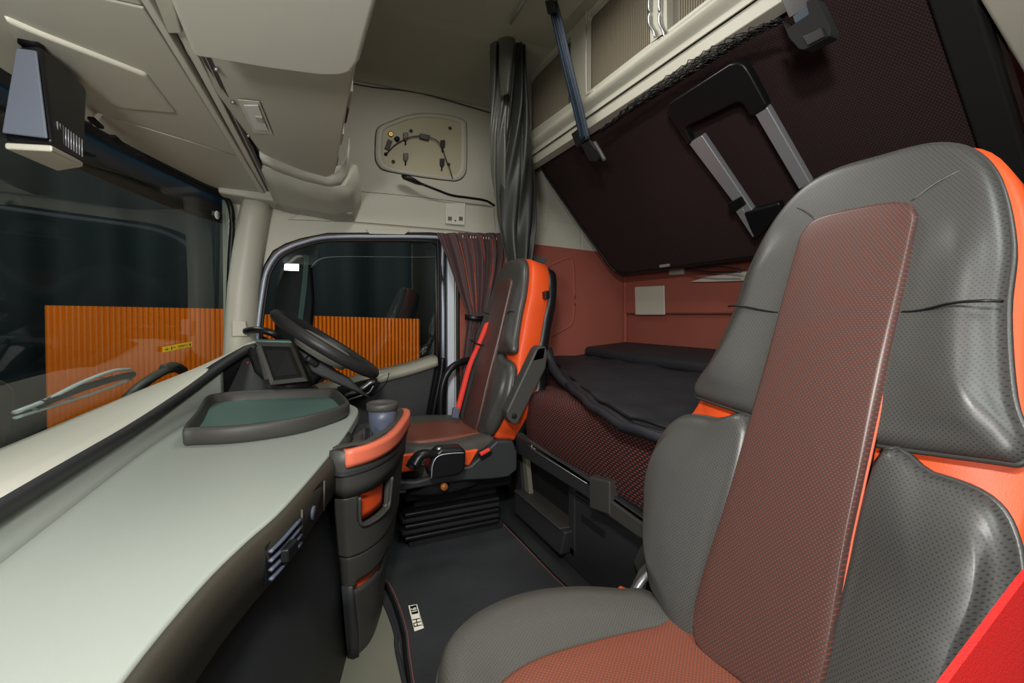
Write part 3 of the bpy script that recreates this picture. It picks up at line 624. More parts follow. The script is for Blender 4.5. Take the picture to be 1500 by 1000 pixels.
# ================================================================== MATS on the floor
fm = thing('floor_mat', 'black carpet mat with red stitched edge and metal badge', 'mat', (.45, 1.1, 0))
mo_ = [P(a, b, z=.012) for a, b in ((600, 1000), (598, 970), (592, 930), (580, 888), (569, 862), (561, 852))]
mo_ = [Vector((.225, .35, .012)), Vector((.223, .8, .012))]+mo_[0:1]+mo_[2:]+[Vector((.17, 1.58, .012)), Vector((.13, 1.66, .012)), Vector((.13, 1.80, .012)), Vector((.30, 1.842, .012)), Vector((.70, 1.825, .012)), Vector((.738, 1.80, .012)), Vector((.748, 1.74, .012)), Vector((.75, 1.3, .012)), Vector((.75, .35, .012))]
prism('carpet', [Vector((p.x, p.y, .001)) for p in mo_], (0, 0, .012), carpet, fm, bevel=.004)
mc = sum(mo_, Vector())/len(mo_)
def insm(k): return [Vector((p.x+(mc.x-p.x)/abs((mc-p).x or 1)*k if abs(mc.x-p.x) > .1 else p.x, p.y+(mc.y-p.y)/abs((mc-p).y or 1)*k if abs(mc.y-p.y) > .3 else p.y, .0145)) for p in mo_]
tube('binding', [p+Vector((0, 0, -.004)) for p in mo_], .006, rubber, fm, closed=True, smooth_n=2, sides=6)
tube('edge_stitching', insm(.009), .0018, mat_thread, fm, closed=True, smooth_n=2, sides=5, label='dull red edge stitching')
bq = [P(598, 888, z=.0145), P(611, 886, z=.0145), P(621, 920, z=.0145), P(607, 925, z=.0145)]
prism('badge', bq, (0, 0, .003), badge_m, fm, bevel=.001, label='small pale metal badge reading FH16')
bx = (bq[0]-bq[3])/1; by = (bq[0]-bq[1]); # reading runs along the badge
L_ = (bq[0]-bq[3]).length; W_ = (bq[1]-bq[0]).length
ex = (bq[0]-bq[3]).normalized(); ez = Vector((0, 0, 1)); ey = ez.cross(ex)
cb_ = sum(bq, Vector())/4+Vector((0, 0, .0032))
def bm_(o): return Matrix((ex, ey, ez)).transposed().to_4x4()
def bmx(dx): m4 = bm_(0); m4.translation = cb_+ex*dx; return m4
text('badge_letters', 'FH', W_*1.2, bmx(-L_*.24), black, fm)
prism('badge_inlay', [cb_+ex*L_*a+ey*W_*b for a, b in ((.10, -.36), (.44, -.36), (.44, .36), (.10, .36))], (0, 0, .0004), black, fm)
m16 = bmx(L_*.25); m16.translation += Vector((0, 0, .0006)); text('badge_letters', '16', W_*.88, m16, badge_m, fm)
prism('badge_underline', [cb_+ex*L_*a+ey*W_*b for a, b in ((-.42, -.46), (.05, -.46), (.05, -.42), (-.42, -.42))], (0, 0, .0004), black, fm)
lm = thing('footwell_mat', 'olive grey rubber footwell liner left of the carpet mat', 'mat', (.05, 1.1, 0))
prism('liner', [Vector((-.1, .35, .001)), Vector((.21, .35, .001)), Vector((.212, 1.1, .001)), Vector((.224, 1.25, .001)), Vector((.215, 1.40, .001)), Vector((.195, 1.5, .001)), Vector((.15, 1.56, .001)), Vector((-.1, 1.6, .001))], (0, 0, .012), liner, lm, bevel=.004)
tube('liner_edge', [Vector((.205, .35, .014)), Vector((.207, 1.1, .014)), Vector((.218, 1.25, .014)), Vector((.209, 1.40, .014)), Vector((.19, 1.495, .014)), Vector((.14, 1.555, .014))], .006, dark2, lm)

# ================================================================== SEATS
def sst(v, a, b):
    t = max(0, min(1, (v-a)/(b-a))); return t*t*(3-2*t)
def seat(name, label, yc, sg, x0, extra, K=.38):
    """sg=+1: the cab centre lies towards +y. s = sideways towards the cab centre"""
    T_ = thing(name, label, 'seat', (x0+.2, yc, 0), 'cab seats')
    nb = Vector((-1, 0, K)).normalized(); nf = -nb
    def B(s, z, o=0.0): return Vector((x0+K*(z-.38), yc+sg*s, z))+nb*o
    def Sp(s, x, z): return Vector((x0-.542+x, yc+sg*s, z))
    # orange slab between the pads and the shell
    half = [(.0, 1.128), (.08, 1.128), (.135, 1.105), (.176, 1.045), (.202, .96), (.208, .88), (.222, .79), (.232, .71), (.262, .66), (.285, .60), (.284, .545), (.25, .48), (.21, .42), (.16, .385)]
    full = [(s, z) for s, z in half]+[(-(s*.90 if z > .75 else min(s, .215)), z) for s, z in reversed(half[1:])]
    full[len(half):len(half)] = []
    oo = cat([B(s*1.0, z, -.045) for s, z in full], 4, True)
    c0 = sum(oo, Vector())/len(oo)
    def sc(pts, k, o): return [c0+(p-c0)*k+nb*o for p in pts]
    grid('side_band', [sc(oo, .985, -.055), sc(oo, 1.0, -.05), sc(oo, 1.0, 0), sc(oo, 1.0, .022), sc(oo, .97, .032), sc(oo, .5, .034)], orange, T_, closed=True, cap=True, label='orange leather band round the backrest')
    grid('back_shell', [sc(oo, .90, -.105), sc(oo, .97, -.095), sc(oo, .985, -.055), sc(oo, .9, -.05)], black, T_, closed=True, cap=True, label='black rear shell')
    # upper arch pad
    up = [(.0, 1.125), (.07, 1.122), (.118, 1.098), (.155, 1.045), (.180, .96), (.187, .88), (.205, .79), (.224, .745), (.220, .726), (.195, .722)]
    up = up+[(.08, .712), (0, .71), (-.08, .712)]+[(-s*.94, z) for s, z in reversed(up[1:])]
    uo = cat([B(s, z, -.01) for s, z in up], 5, True)
    puff('upper_pad', uo, nb, .030, .020, perf_back, T_, crown=.004, relief=lambda p: .017*sst(abs(p.y-yc), .085, .17)*sst(p.z, .70, .80)*(1-sst(p.z, .95, 1.04)))
    tube('upper_piping', [p+nb*.012 for p in uo], .004, leather, T_, closed=True, smooth_n=1, sides=6)
    # bolster bulges and lower pads each side
    for q_ in (1, -1):
        lp = [(.085, .690), (.16, .694), (.228, .686), (.262, .655), (.278, .60), (.276, .545), (.245, .48), (.208, .42), (.17, .392), (.085, .388)]
        lo2 = cat([B(s*q_ if q_ > 0 else -min(s, .09+(s-.09)*.72), z, -.01) for s, z in lp], 5, True)
        puff('lower_pad', lo2, nb, .036, .024, perf_back, T_, crown=.010, relief=lambda p: .013*sst(abs(p.y-yc), .08, .22)*(1-sst(p.z, .60, .69)))
        tube('lower_piping', [p+nb*.014 for p in lo2], .004, leather, T_, closed=True, smooth_n=1, sides=6)
        tube('seam', [B(.083*q_, .875, .0215), B(.11*q_, .877, .0265), B(.14*q_, .880, .038), B(.165*q_, .882, .0375), B(.180*q_, .884, .030)], .0018, black, T_, sides=5)
        tube('seam', [B(.066*q_, 1.03, .0215), B(.09*q_, 1.05, .0215), B(.118*q_, 1.066, .018)], .0015, leather, T_, sides=5)
    # brown centre insert, top to bottom
    cp = [(.055, 1.03), (.0, 1.034), (-.055, 1.03), (-.076, 1.01), (-.080, .97), (-.083, .8), (-.085, .6), (-.086, .40), (0, .385), (.086, .40), (.085, .6), (.083, .8), (.080, .97), (.076, 1.01)]
    co = cat([B(s, z, .012) for s, z in cp], 5, True)
    puff('centre_insert', co, nb, .020, .010, ins_back, T_, crown=.002)
    tube('insert_stitching', [p+nb*.008 for p in co], .0022, stitch if sg > 0 else leather, T_, closed=True, smooth_n=1, sides=5)
    # cushion
    ch = [(.0, .150), (.12, .152), (.20, .165), (.25, .19), (.285, .24), (.302, .31), (.298, .38), (.275, .45), (.24, .51), (.20, .56), (0, .60)]
    cf = ch+[(-s, x) for s, x in reversed(ch[1:-1])]
    if sg*1 and True:
        of = cat([Sp(s, x, .33) for s, x in cf], 4, True)
    cz = sum(of, Vector())/len(of)
    def rg(k, z): return [Vector((cz.x+(p.x-cz.x)*k, cz.y+(p.y-cz.y)*k, z)) for p in of]
    def dip(k, z, d): # lower in the middle than at the side bolsters
        r = rg(k, z)
        return [Vector((p.x, p.y, z-d*(1-min(1, abs(p.y-yc)/.2)**2))) for p in r]
    grid('cushion_pad', [rg(.97, .30), rg(1.0, .31), rg(1.01, .335), rg(1.0, .365), rg(.975, .388), rg(.93, .402), dip(.84, .404, .004), dip(.70, .398, .005), dip(.5, .388, .0), dip(.25, .386, 0), dip(.02, .386, 0)], perf_seat, T_, closed=True)
    grid('cushion_skirt', [rg(.93, .235), rg(.97, .245), rg(.985, .31), rg(.9, .32)], blackm, T_, closed=True, cap=True)
    tube('cushion_piping', rg(1.006, .352), .0038, leather, T_, closed=True, smooth_n=1, sides=6)
    ci = [(.10, .20), (.135, .235), (.150, .30), (.145, .40), (.13, .50), (.12, .575), (-.12, .575), (-.13, .50), (-.145, .40), (-.150, .30), (-.135, .235), (-.10, .20), (0, .187)]
    puff('cushion_insert', cat([Sp(s, x, .385) for s, x in ci], 4, True), (0, 0, 1), .014, .012, ins_seat, T_, crown=-.004)
    hexa('seat_frame', [Sp(.22, .2, .20), Sp(-.22, .2, .20), Sp(-.22, .62, .20), Sp(.22, .62, .20)], [Sp(.24, .18, .27), Sp(-.24, .18, .27), Sp(-.24, .62, .29), Sp(.24, .62, .29)], black, T_, bevel=.01)
    # suspension with bellows
    for k in range(5):
        z = .045+.022*k
        prism('bellows', [Sp(.20, .20-.01*(k % 2), z), Sp(-.20, .20-.01*(k % 2), z), Sp(-.20, .58, z), Sp(.20-.0, .58, z)], (0, 0, .018), blackm if k % 2 else black, T_, bevel=.008)
    box('base_plate', tuple(min(a, b) for a, b in zip(Sp(.18, .22, 0), Sp(-.18, .60, 0))), tuple(max(a, b)+(.045 if i == 2 else 0) for i, (a, b) in enumerate(zip(Sp(.18, .22, 0), Sp(-.18, .60, 0)))), blackm, T_, bevel=.005)
    box('suspension_box', tuple(min(a, b) for a, b in zip(Sp(.17, .24, .15), Sp(-.17, .58, .15))), tuple(max(a, b) for a, b in zip(Sp(.17, .24, .21), Sp(-.17, .58, .21))), black, T_, bevel=.01)
    # recliner cover on the centre side
    yi = .262
    if extra: extra(T_, B, Sp)
    return T_
def driver_extra(T_, B, Sp):
    yv = 1.55
    Y = lambda a, b, y=yv: P(a, b, y=y)
    prism('side_cover', [Y(570, 706), Y(610, 705), Y(690, 682), Y(728, 646), Y(752, 645), Y(758, 662), Y(758, 688), Y(745, 699), Y(720, 702), Y(680, 704), Y(640, 710), Y(575, 722)], (0, .04, 0), dark2, T_, bevel=.008, label='dark plastic side cover with belt buckle')
    prism('cushion_side', [Y(574, 668, 1.562), Y(612, 664, 1.562), Y(612, 690, 1.562), Y(574, 694, 1.562)], (0, .02, 0), orange, T_, bevel=.006)
    prism('cushion_side', [Y(675, 662, 1.562), Y(702, 658, 1.562), Y(688, 682, 1.562), Y(672, 682, 1.562)], (0, .02, 0), orange, T_, bevel=.006)
    prism('belt_buckle', [Y(700, 664, 1.535), Y(717, 654, 1.535), Y(722, 664, 1.535), Y(706, 674, 1.535)], (0, .02, 0), black, T_, bevel=.003)
    prism('buckle_button', [Y(703, 663, 1.530), Y(717, 656, 1.530), Y(719, 660, 1.530), Y(705, 668, 1.530)], (0, .008, 0), red_belt, T_, bevel=.002)
    # gear selector beside the cushion
    prism('selector_housing', [Y(627, 690, 1.45), Y(634, 668, 1.45), Y(646, 658, 1.45), Y(680, 656, 1.45), Y(684, 664, 1.45), Y(682, 690, 1.45), Y(672, 697, 1.45), Y(633, 704, 1.45)], (0, .07, 0), black, T_, bevel=.012)
    tube('selector_edge', [Y(632, 700, 1.445), Y(634, 680, 1.445), Y(642, 668, 1.445), Y(660, 664, 1.445), Y(680, 663, 1.445)], .002, alu, T_, sides=5)
    tube('selector_knob', [Y(606, 680, 1.46), Y(614, 668, 1.46), Y(626, 664, 1.46), Y(640, 667, 1.46)], .030, black, T_, flat=.7, r2=.014, sides=12)
    tube('selector_knob_base', [Y(606, 677, 1.46), Y(602, 685, 1.46)], .02, black, T_)
    lathe('indicator', [(.009, 0), (.008, .008), (.003, .010)], Y(643, 659, 1.47), silver, T_, n=12)
    prism('selector_top', [Y(654, 657, 1.46), Y(671, 656, 1.46), Y(671, 661, 1.46), Y(654, 663, 1.46)], (0, .04, 0), mat('brown_button', (92, 62, 50), .4), T_, bevel=.002)
    # tilted up armrest on the backrest
    Y = lambda a, b, y=yv: P(a, b, y=min(y, 1.535) if y > 1.5 and y < 1.6 else y)
    ar = [Y(742, 603, 1.58), Y(743, 612, 1.58), Y(752, 623, 1.58), Y(759, 622, 1.58), Y(800, 540, 1.58), Y(804, 516, 1.58), Y(800, 507, 1.58), Y(790, 506, 1.58), Y(785, 512, 1.58)]
    prism('armrest', ar, (0, .055, 0), dark, T_, bevel=.009, label='folded up armrest')
    prism('armrest_joint', [Y(787, 510, 1.575), Y(800, 507, 1.575), Y(797, 526, 1.575), Y(779, 530, 1.575)], (0, .02, 0), dark2, T_, bevel=.004)
    lathe('armrest_pivot', [(.010, 0), (.010, .004)], Y(753, 609, 1.578), blackm, T_, axis=(0, -1, 0), n=16)
    prism('height_clip', [Y(799, 427, 1.64), Y(805, 425, 1.64), Y(806, 436, 1.64), Y(799, 438, 1.64)], (0, .05, 0), black, T_, bevel=.003)
    lathe('adjuster_knob', [(.014, 0), (.012, .012)], Y(650, 712, 1.54), mat('amber_knob', (150, 92, 40), .4), T_, axis=(0, -1, 0), n=14)
    prism('slide_rail', [Y(578, 718, 1.62), Y(690, 708, 1.62), Y(690, 712, 1.62), Y(578, 723, 1.62)], (0, .02, 0), silver, T_, bevel=.001)
    prism('rating_plate', [Y(607, 712, 1.60), Y(619, 711, 1.60), Y(619, 715, 1.60), Y(607, 716, 1.60)], (0, .003, 0), alu, T_)
driver = seat('driver_seat', 'dark leather driver seat with orange edges at the door window', 1.865, -1, .667, driver_extra, .27)
def pass_extra(T_, B, Sp):
    prism('recliner_cover', [P(935, 870, y=.735), P(948, 843, y=.735), P(966, 823, y=.735), P(990, 830, y=.735), P(990, 905, y=.735), P(925, 885, y=.735)], (0, .03, 0), dark, T_, bevel=.008)
    tube('recliner_arc', [P(926, 876, y=.74), P(940, 852, y=.74), P(966, 826, y=.74)], .008, alu, T_, sides=6)
    prism('belt_buckle', [P(905, 876, y=.75), P(917, 864, y=.75), P(930, 870, y=.75), P(922, 884, y=.75)], (0, .02, 0), orange, T_, bevel=.003, label='orange red buckle end')
    lathe('recliner_wheel', [(.030, 0), (.030, .012), (.02, .016)], P(962, 860, y=.735), black, T_, axis=(0, -1, 0))
pseat = seat('passenger_seat', 'large grey leather seat with brown centre strip filling the right foreground', .415, 1, .542, pass_extra)

# seat belts
b1_ = thing('seat_belt', 'thin red seat belt running down beside the driver seat', 'seat belt', (.6, 1.93, .4), 'red seat belts')
ribbon('webbing', [P(714, 472, y=1.93), P(703, 500, y=1.93), P(688, 535, y=1.93), P(677, 575, y=1.93), P(669, 606, y=1.93)], .028, (.9, -.3, .35), .003, red_belt, b1_)
tube('cable_tie', [P(688, 497, y=1.92), P(700, 504, y=1.92), P(712, 506, y=1.92)], .004, black, b1_)
prism('belt_latch', [P(664, 597, y=1.93), P(674, 597, y=1.92), P(672, 613, y=1.92), P(662, 612, y=1.92)], (0, .015, 0), slate, b1_, bevel=.003)
b2_ = tag(prism('seat_belt', [P(1530, 815, y=.10), P(1500, 850, y=.10), P(1380, 1012, y=.10), P(1470, 1060, y=.10), P(1600, 900, y=.10)], (0, .003, 0), deep_red), 'blurred bright red seat belt crossing the bottom right corner', 'seat belt', 'red seat belts')

# ================================================================== LOWER BUNK
XB = .775
un = thing('storage_unit', 'dark plastic storage cabinet with open cubby and drawer under the lower mattress', 'cabinet', (.9, 1.1, 0))
UX = .86
box('base_body', (UX+.02, .3, .05), (1.79, 2.2, .30), blackm, un, bevel=.005)
pA = lambda a, b: P(a, b, x=UX)
prism('cubby_frame', [pA(757, 650), pA(765, 655), pA(775, 790), pA(762, 765)], (-.015, 0, 0), dark2, un, bevel=.002)
prism('cubby_post', [pA(770, 662), pA(776, 664), pA(783, 737), pA(777, 739)], (-.02, 0, 0), liner, un, bevel=.002)
hexa('cubby_step', [Vector((.80, 1.36, .04)), Vector((.80, 1.74, .04)), Vector((.95, 1.74, .04)), Vector((.95, 1.36, .04))], [Vector((.81, 1.34, .13)), Vector((.81, 1.76, .13)), Vector((.95, 1.76, .13)), Vector((.95, 1.34, .13))], dark2, un, bevel=.008)
box('kick_plate', (.84, .35, .0), (.88, 1.74, .07), dark2, un, bevel=.005)
box('cubby_floor', (.80, 1.36, .13), (.90, 1.74, .137), dark, un, bevel=.003)
box('end_post', (.84, 1.33, .04), (.885, 1.37, .31), dark2, un, bevel=.004)
dr_ = prism('drawer_front', [Vector((.855, 1.32, .035)), Vector((.855, .60, .035)), Vector((.855, .60, .25)), Vector((.855, 1.32, .25))], (-.015, 0, 0), dark2, un, bevel=.006, label='wide drawer front')
box('drawer_slot', (.835, 1.15, .19), (.843, 1.28, .21), blackm, dr_, bevel=.001)
box('drawer_lid', (.83, .60, .256), (.87, 1.32, .275), dark2, un, bevel=.004)
tube('lid_line', [(.829, .62, .266), (.829, 1.3, .266)], .0015, dark, un, smooth_n=1)
prism('shell_pocket', [P(940, 790, x=.80), P(965, 800, x=.80), P(975, 830, x=.80), P(935, 850, x=.80), P(925, 820, x=.80)], (.05, 0, 0), dark, un, bevel=.01)

bed = thing('bunk_bed', 'lower bunk with dark rail and red flecked mattress', 'bed', (1.2, 1.1, .3))
prism('rail', [P(755, 636, x=XB), P(850, 693, x=XB), P(962, 772, x=XB), P(1010, 812, x=XB), P(1010, 860, x=XB), P(960, 800, x=XB), P(850, 722, x=XB), P(755, 662, x=XB)], (.03, 0, 0), dark2, bed, bevel=.004)
tube('rail_line', [P(770, 652, x=.774), P(860, 708, x=.774)], .0012, alu, bed, smooth_n=1, sides=5)
for a, b in (((774, 652), (784, 658)), ((779, 651), (779, 659))): tube('rail_mark', [P(*a, x=.7735), P(*b, x=.7735)], .001, alu, bed, smooth_n=1, sides=5)
hexa('rail_lip', [P(755, 636, x=XB), P(1010, 812, x=XB), P(1010, 812, x=XB)+Vector((.03, 0, 0)), P(755, 636, x=XB)+Vector((.03, 0, 0))],
     [P(755, 632, x=XB), P(1010, 806, x=XB), P(1010, 806, x=XB)+Vector((.02, 0, 0)), P(755, 632, x=XB)+Vector((.02, 0, 0))], dark, bed)
hexa('rail_clamp', [P(863, 744, x=.755), P(893, 755, x=.755), P(893, 755, x=.755)+Vector((.06, 0, 0)), P(863, 744, x=.755)+Vector((.06, 0, 0))],
     [P(862, 698, x=.755), P(893, 705, x=.755), P(905, 700, x=.80), P(875, 692, x=.80)], dark, bed, bevel=.006)
prism('rail_bracket', [P(893, 728, x=.77), P(945, 765, x=.77), P(960, 775, x=.77), P(960, 795, x=.77), P(940, 785, x=.77), P(893, 752, x=.77)], (-.012, 0, 0), dark, bed, bevel=.004)
prism('bed_board', [(.79, .1, .36), (.79, 1.66, .36), (1.0, 1.78, .36), (1.0, 2.24, .36), (1.79, 2.24, .36), (1.79, .1, .36)], (0, 0, .02), blackm, bed)
# mattress
mo2 = cat([Vector(p) for p in ((.785, .1, 0), (.785, .5, 0), (.785, 1.0, 0), (.785, 1.45, 0), (.79, 1.59, 0), (.83, 1.655, 0), (.95, 1.72, 0), (1.02, 1.85, 0), (1.03, 2.1, 0), (1.05, 2.23, 0), (1.4, 2.24, 0), (1.74, 2.24, 0), (1.76, 2.2, 0), (1.765, 1.2, 0), (1.765, .12, 0))], 4, True)
mcz = Vector((1.28, 1.15, 0))
def mr(k, z): return [Vector((mcz.x+(p.x-mcz.x)*k, mcz.y+(p.y-mcz.y)*(1-(1-k)*.6), z+(.03*math.sin(p.y*6)*.2))) for p in mo2]
def mh(k, z): return [Vector((p.x, p.y, p.z+.055*max(0, (p.x-.8)))) for p in mr(k, z)]
grid('mattress', [mr(.985, .375), mr(1.0, .40), mr(1.005, .46), mr(1.0, .535), mh(.985, .562), mh(.955, .577), mh(.9, .580), mh(.5, .580), mh(.02, .580)], mat_fab, bed, closed=True, label='mattress in black fabric with red flecks')
# dark quilted cover lying on it
qc = thing('quilted_cover', 'black quilted blanket spread over the lower bunk mattress', 'blanket', (1.3, 1.3, .6))
fe = cat([Vector((p.x, p.y, 0)) for p in (P(801, 512, y=1.78), P(806, 540, z=.60), P(835, 566, z=.61), P(872, 595, z=.61), P(915, 618, z=.61), P(960, 633, z=.61), P(1000, 640, z=.61), P(1040, 650, z=.61))], 5)
be = cat([Vector((1.08, 2.12, 0)), Vector((1.25, 2.20, 0)), Vector((1.50, 2.20, 0)), Vector((1.74, 2.20, 0)), Vector((1.76, 1.9, 0)), Vector((1.76, 1.5, 0)), Vector((1.76, 1.0, 0)), Vector((1.76, .5, 0))], 5)
def zt(x, y, i=0): return .612+.055*(x-.8)+.03*max(0, (x-1.45))/.3+.008*math.sin(x*23+y*9)*math.sin(y*17-x*5)+.006*abs(math.sin(y*26+x*6)*math.sin(x*26-y*4))
rows = []
for t in [k/60 for k in range(61)]:
    rows.append([Vector(((f.x*(1-t)+b.x*t), (f.y*(1-t)+b.y*t), zt(f.x*(1-t)+b.x*t, f.y*(1-t)+b.y*t)-(.024*(1-t/.05) if t < .05 else 0))) for f, b in zip(fe, be)])
grid('quilt', rows, cover_m, qc, solid=.012)
tube('quilt_binding', [Vector((p.x-.004, p.y, zt(p.x, p.y)-.010)) for p in fe], .012, cover_m, qc, smooth_n=1)
tube('quilt_piping', [Vector((p.x+.028, p.y+.012, zt(p.x, p.y)+.006)) for p in fe], .004, rubber, qc, smooth_n=1, sides=6)
tube('folded_corner', [P(800, 512, y=1.72), P(808, 535, y=1.68), P(822, 555, y=1.55), P(845, 575, y=1.42)], .026, cover_m, qc, r2=.014)
prism('folded_layer', [Vector((1.42, 2.16, .645)), Vector((1.74, 2.19, .665)), Vector((1.765, 1.62, .665)), Vector((1.765, .8, .665)), Vector((1.42, .8, .64)), Vector((1.38, 1.7, .64))], (0, 0, .055), cover_m, qc, bevel=.026, segs=5)

# ================================================================== UPPER BUNK, folded up
ub = thing('upper_bunk', 'folded upper bunk seen from below in black and red fabric', 'bed', (1.4, 1.3, 1.1))
TX, TZ, BX, BZ = 1.15, 1.675, 1.62, 1.105
dd = Vector((BX-TX, 0, BZ-TZ)); nu_ = Vector((dd.z, 0, -dd.x)).normalized()   # towards the cab
nu_ = -nu_ if nu_.x > 0 else nu_
def U(y, t, o=0.0): return Vector((TX, y, TZ))+dd*t+nu_*o
uo_ = cat([U(.47, 0), U(1.3, 0), U(2.13, 0), U(2.16, .03), U(2.165, .09), U(2.155, .5), U(2.12, .93), U(2.09, .98), U(2.02, 1.0), U(1.3, 1.0), U(.47, 1.0)], 3, True)
uo_ = [U(.46, 0), U(2.12, 0), U(2.15, .01), U(2.165, .04), U(2.17, .09), U(2.155, .5), U(2.13, .92), U(2.11, .97), U(2.07, .995), U(2.0, 1.0), U(.46, 1.0)]
prism('bunk_board', uo_, -nu_*.05, bunk_fab, ub, bevel=.012, segs=3, label='bunk underside in black fabric with red flecks')
tube('edge_piping', [p+nu_*.002 for p in uo_], .007, rubber, ub, closed=True, smooth_n=1)
tube('bunk_rod', [U(2.20, .0, .012), U(1.9, -.01, .012), U(.46, -.01, .012)], .009, blackm, ub, smooth_n=1)
lathe('rod_knob', [(.014, 0), (.016, .012), (.010, .022)], U(2.19, 0, .012), blackm, ub, axis=(0, 1, 0), n=14)
prism('end_shade', [U(.46, -.05, .03), U(.53, -.05, .03), U(.53, 1.0, .03), U(.46, 1.0, .03)], -nu_*.03, blackm, ub, bevel=.008)
prism('pull_tab', [P(966, 388, x=1.60), P(980, 386, x=1.60), P(980, 390, x=1.60), P(966, 392, x=1.60)], (.006, 0, 0), alu, ub)
tube('cord', [P(1000, 392, x=1.64), P(1040, 398, x=1.64), P(1085, 398, x=1.64)], .004, black, ub)
tube('cord', [P(985, 392, x=1.64), P(1040, 390, x=1.64), P(1090, 394, x=1.64)], .003, black, ub)
# storage net bunched along the top edge
net = thing('storage_net', 'black mesh net bunched on the top edge of the upper bunk', 'net', P(1010, 110, x=1.025))
for k in range(14):
    pts = []
    for i in range(25):
        t = i/24; a = 880+t*(1145-880); b = 192-(t*(192-30)); p = P(a, b, x=1.03)
        env = math.sin(PI*min(1, max(0, t)))**.7
        p.z += env*(.012+.030*((k % 7)/7))*(1 if t > .1 else .4)+.005*math.sin(i*2.1+k*1.3); p.x += .012*math.sin(i*1.9+k*2.2)
        pts.append(p)
    tube('net_cord', pts, .0016, black, net, sides=4, smooth_n=1)
# pull-out ladder on the bunk
ld = thing('bunk_ladder', 'aluminium pull out ladder with black U handle on the upper bunk', 'ladder', P(1090, 200, x=1.3))
PL = ((nu_.x, 0, nu_.z), nu_.dot(U(0, 0, .05)))
def PU(a, b): return P(a, b, pl=PL)
hand = [(1040, 205), (1022, 178), (1003, 150), (1010, 142), (1085, 106), (1095, 106), (1112, 135), (1130, 160)]
outl = [PU(a, b) for a, b in ((983, 158), (986, 147), (994, 141), (1076, 88), (1088, 85), (1097, 88), (1106, 100), (1131, 146), (1128, 153), (1112, 163), (1106, 162), (1095, 145), (1087, 143), (1016, 178), (1012, 183), (1019, 200), (1018, 205), (1014, 207))]
prism('ladder_handle', outl, nu_*.03, black, ld, bevel=.008, segs=3)
for q_ in (((1014, 205), (1034, 193), (1110, 306), (1091, 307)), ((1111, 161), (1130, 151), (1193, 262), (1176, 272))):
    prism('ladder_tube', [PU(*p) for p in q_], nu_*.024, alu, ld, bevel=.004)
prism('ladder_sleeve', [PU(1071, 293), PU(1092, 281), PU(1099, 293), PU(1079, 306)], nu_*.03, black, ld, bevel=.004)
prism('ladder_foot', [PU(1095, 305), PU(1148, 290), PU(1152, 305), PU(1112, 345), PU(1104, 328)], nu_*.03, black, ld, bevel=.008)
prism('foot_trim', [PU(1083, 304), PU(1094, 300), PU(1114, 338), PU(1108, 342)], nu_*.026, alu, ld, bevel=.003)
# straps and buckles
s1_ = thing('bunk_strap', 'blue black strap from ceiling to the left end of the bunk', 'strap', P(858, 205, x=1.12))
stp = [P(809, 4, x=.888), P(816, 30, x=.905), P(832, 100, x=.945), P(848, 165, x=.985), P(857, 205, x=1.01)]
ribbon('webbing', stp, .046, (.35, -.93, .0), .004, strap_m, s1_)
for k in (-.012, 0, .012):
    tube('strap_rib', [p+Vector((-.004+.35*k, -.93*k, 0)) for p in stp], .0028, strap_m if k else black, s1_, sides=5)
prism('strap_bracket', [P(801, 2, x=.885), P(812, 0, x=.885), P(817, 18, x=.885), P(805, 22, x=.885)], (-.01, 0, 0), black, s1_, bevel=.003)
prism('buckle', [P(842, 197, x=1.025), P(857, 186, x=1.025), P(866, 205, x=1.025), P(850, 217, x=1.025)], (-.02, 0, 0), black, s1_, bevel=.004)
prism('buckle_tongue', [P(856, 213, x=1.025), P(869, 206, x=1.025), P(887, 230, x=1.025), P(880, 238, x=1.025), P(868, 236, x=1.025)], (-.02, 0, 0), black, s1_, bevel=.005)
tube('buckle_lever', [P(871, 209, x=1.0), P(879, 222, x=1.0), P(886, 235, x=1.0)], .008, dark, s1_)
s2_ = thing('bunk_buckle', 'large black strap buckle on the upper bunk near top right', 'buckle', P(1190, 40, x=1.1))
XX = 1.03
prism('strap_end', [P(1163, 25, x=XX-.02), P(1192, 5, x=XX-.02), P(1200, 28, x=XX-.02), P(1170, 44, x=XX-.02)], (-.006, 0, 0), strap_m, s2_, bevel=.002)
prism('strap_run', [P(1146, 0, x=XX-.01), P(1182, -14, x=XX-.01), P(1196, 8, x=XX-.01), P(1158, 28, x=XX-.01)], (-.006, 0, 0), black, s2_, bevel=.002)
bo = [P(a, b, x=XX) for a, b in ((1158, 36), (1166, 46), (1197, 26), (1193, 8), (1202, 2), (1210, 6), (1230, 48), (1228, 58), (1190, 78), (1182, 76), (1168, 60))]
prism('buckle_body', bo, (-.03, 0, 0), blackm, s2_, bevel=.007, segs=3)
prism('buckle_button', [P(a, b, x=XX-.03) for a, b in ((1176, 54), (1205, 40), (1211, 54), (1184, 68))], (-.004, 0, 0), black, s2_, bevel=.002)

# ================================================================== REAR CABINETS
cabn = thing('rear_cabinets', 'beige overhead cabinets with ribbed roller shutters above the bunk', 'cabinet', (1.3, 1.2, 1.68))
CX = 1.07
def PC(a, b, o=0): return P(a, b, x=CX+o)
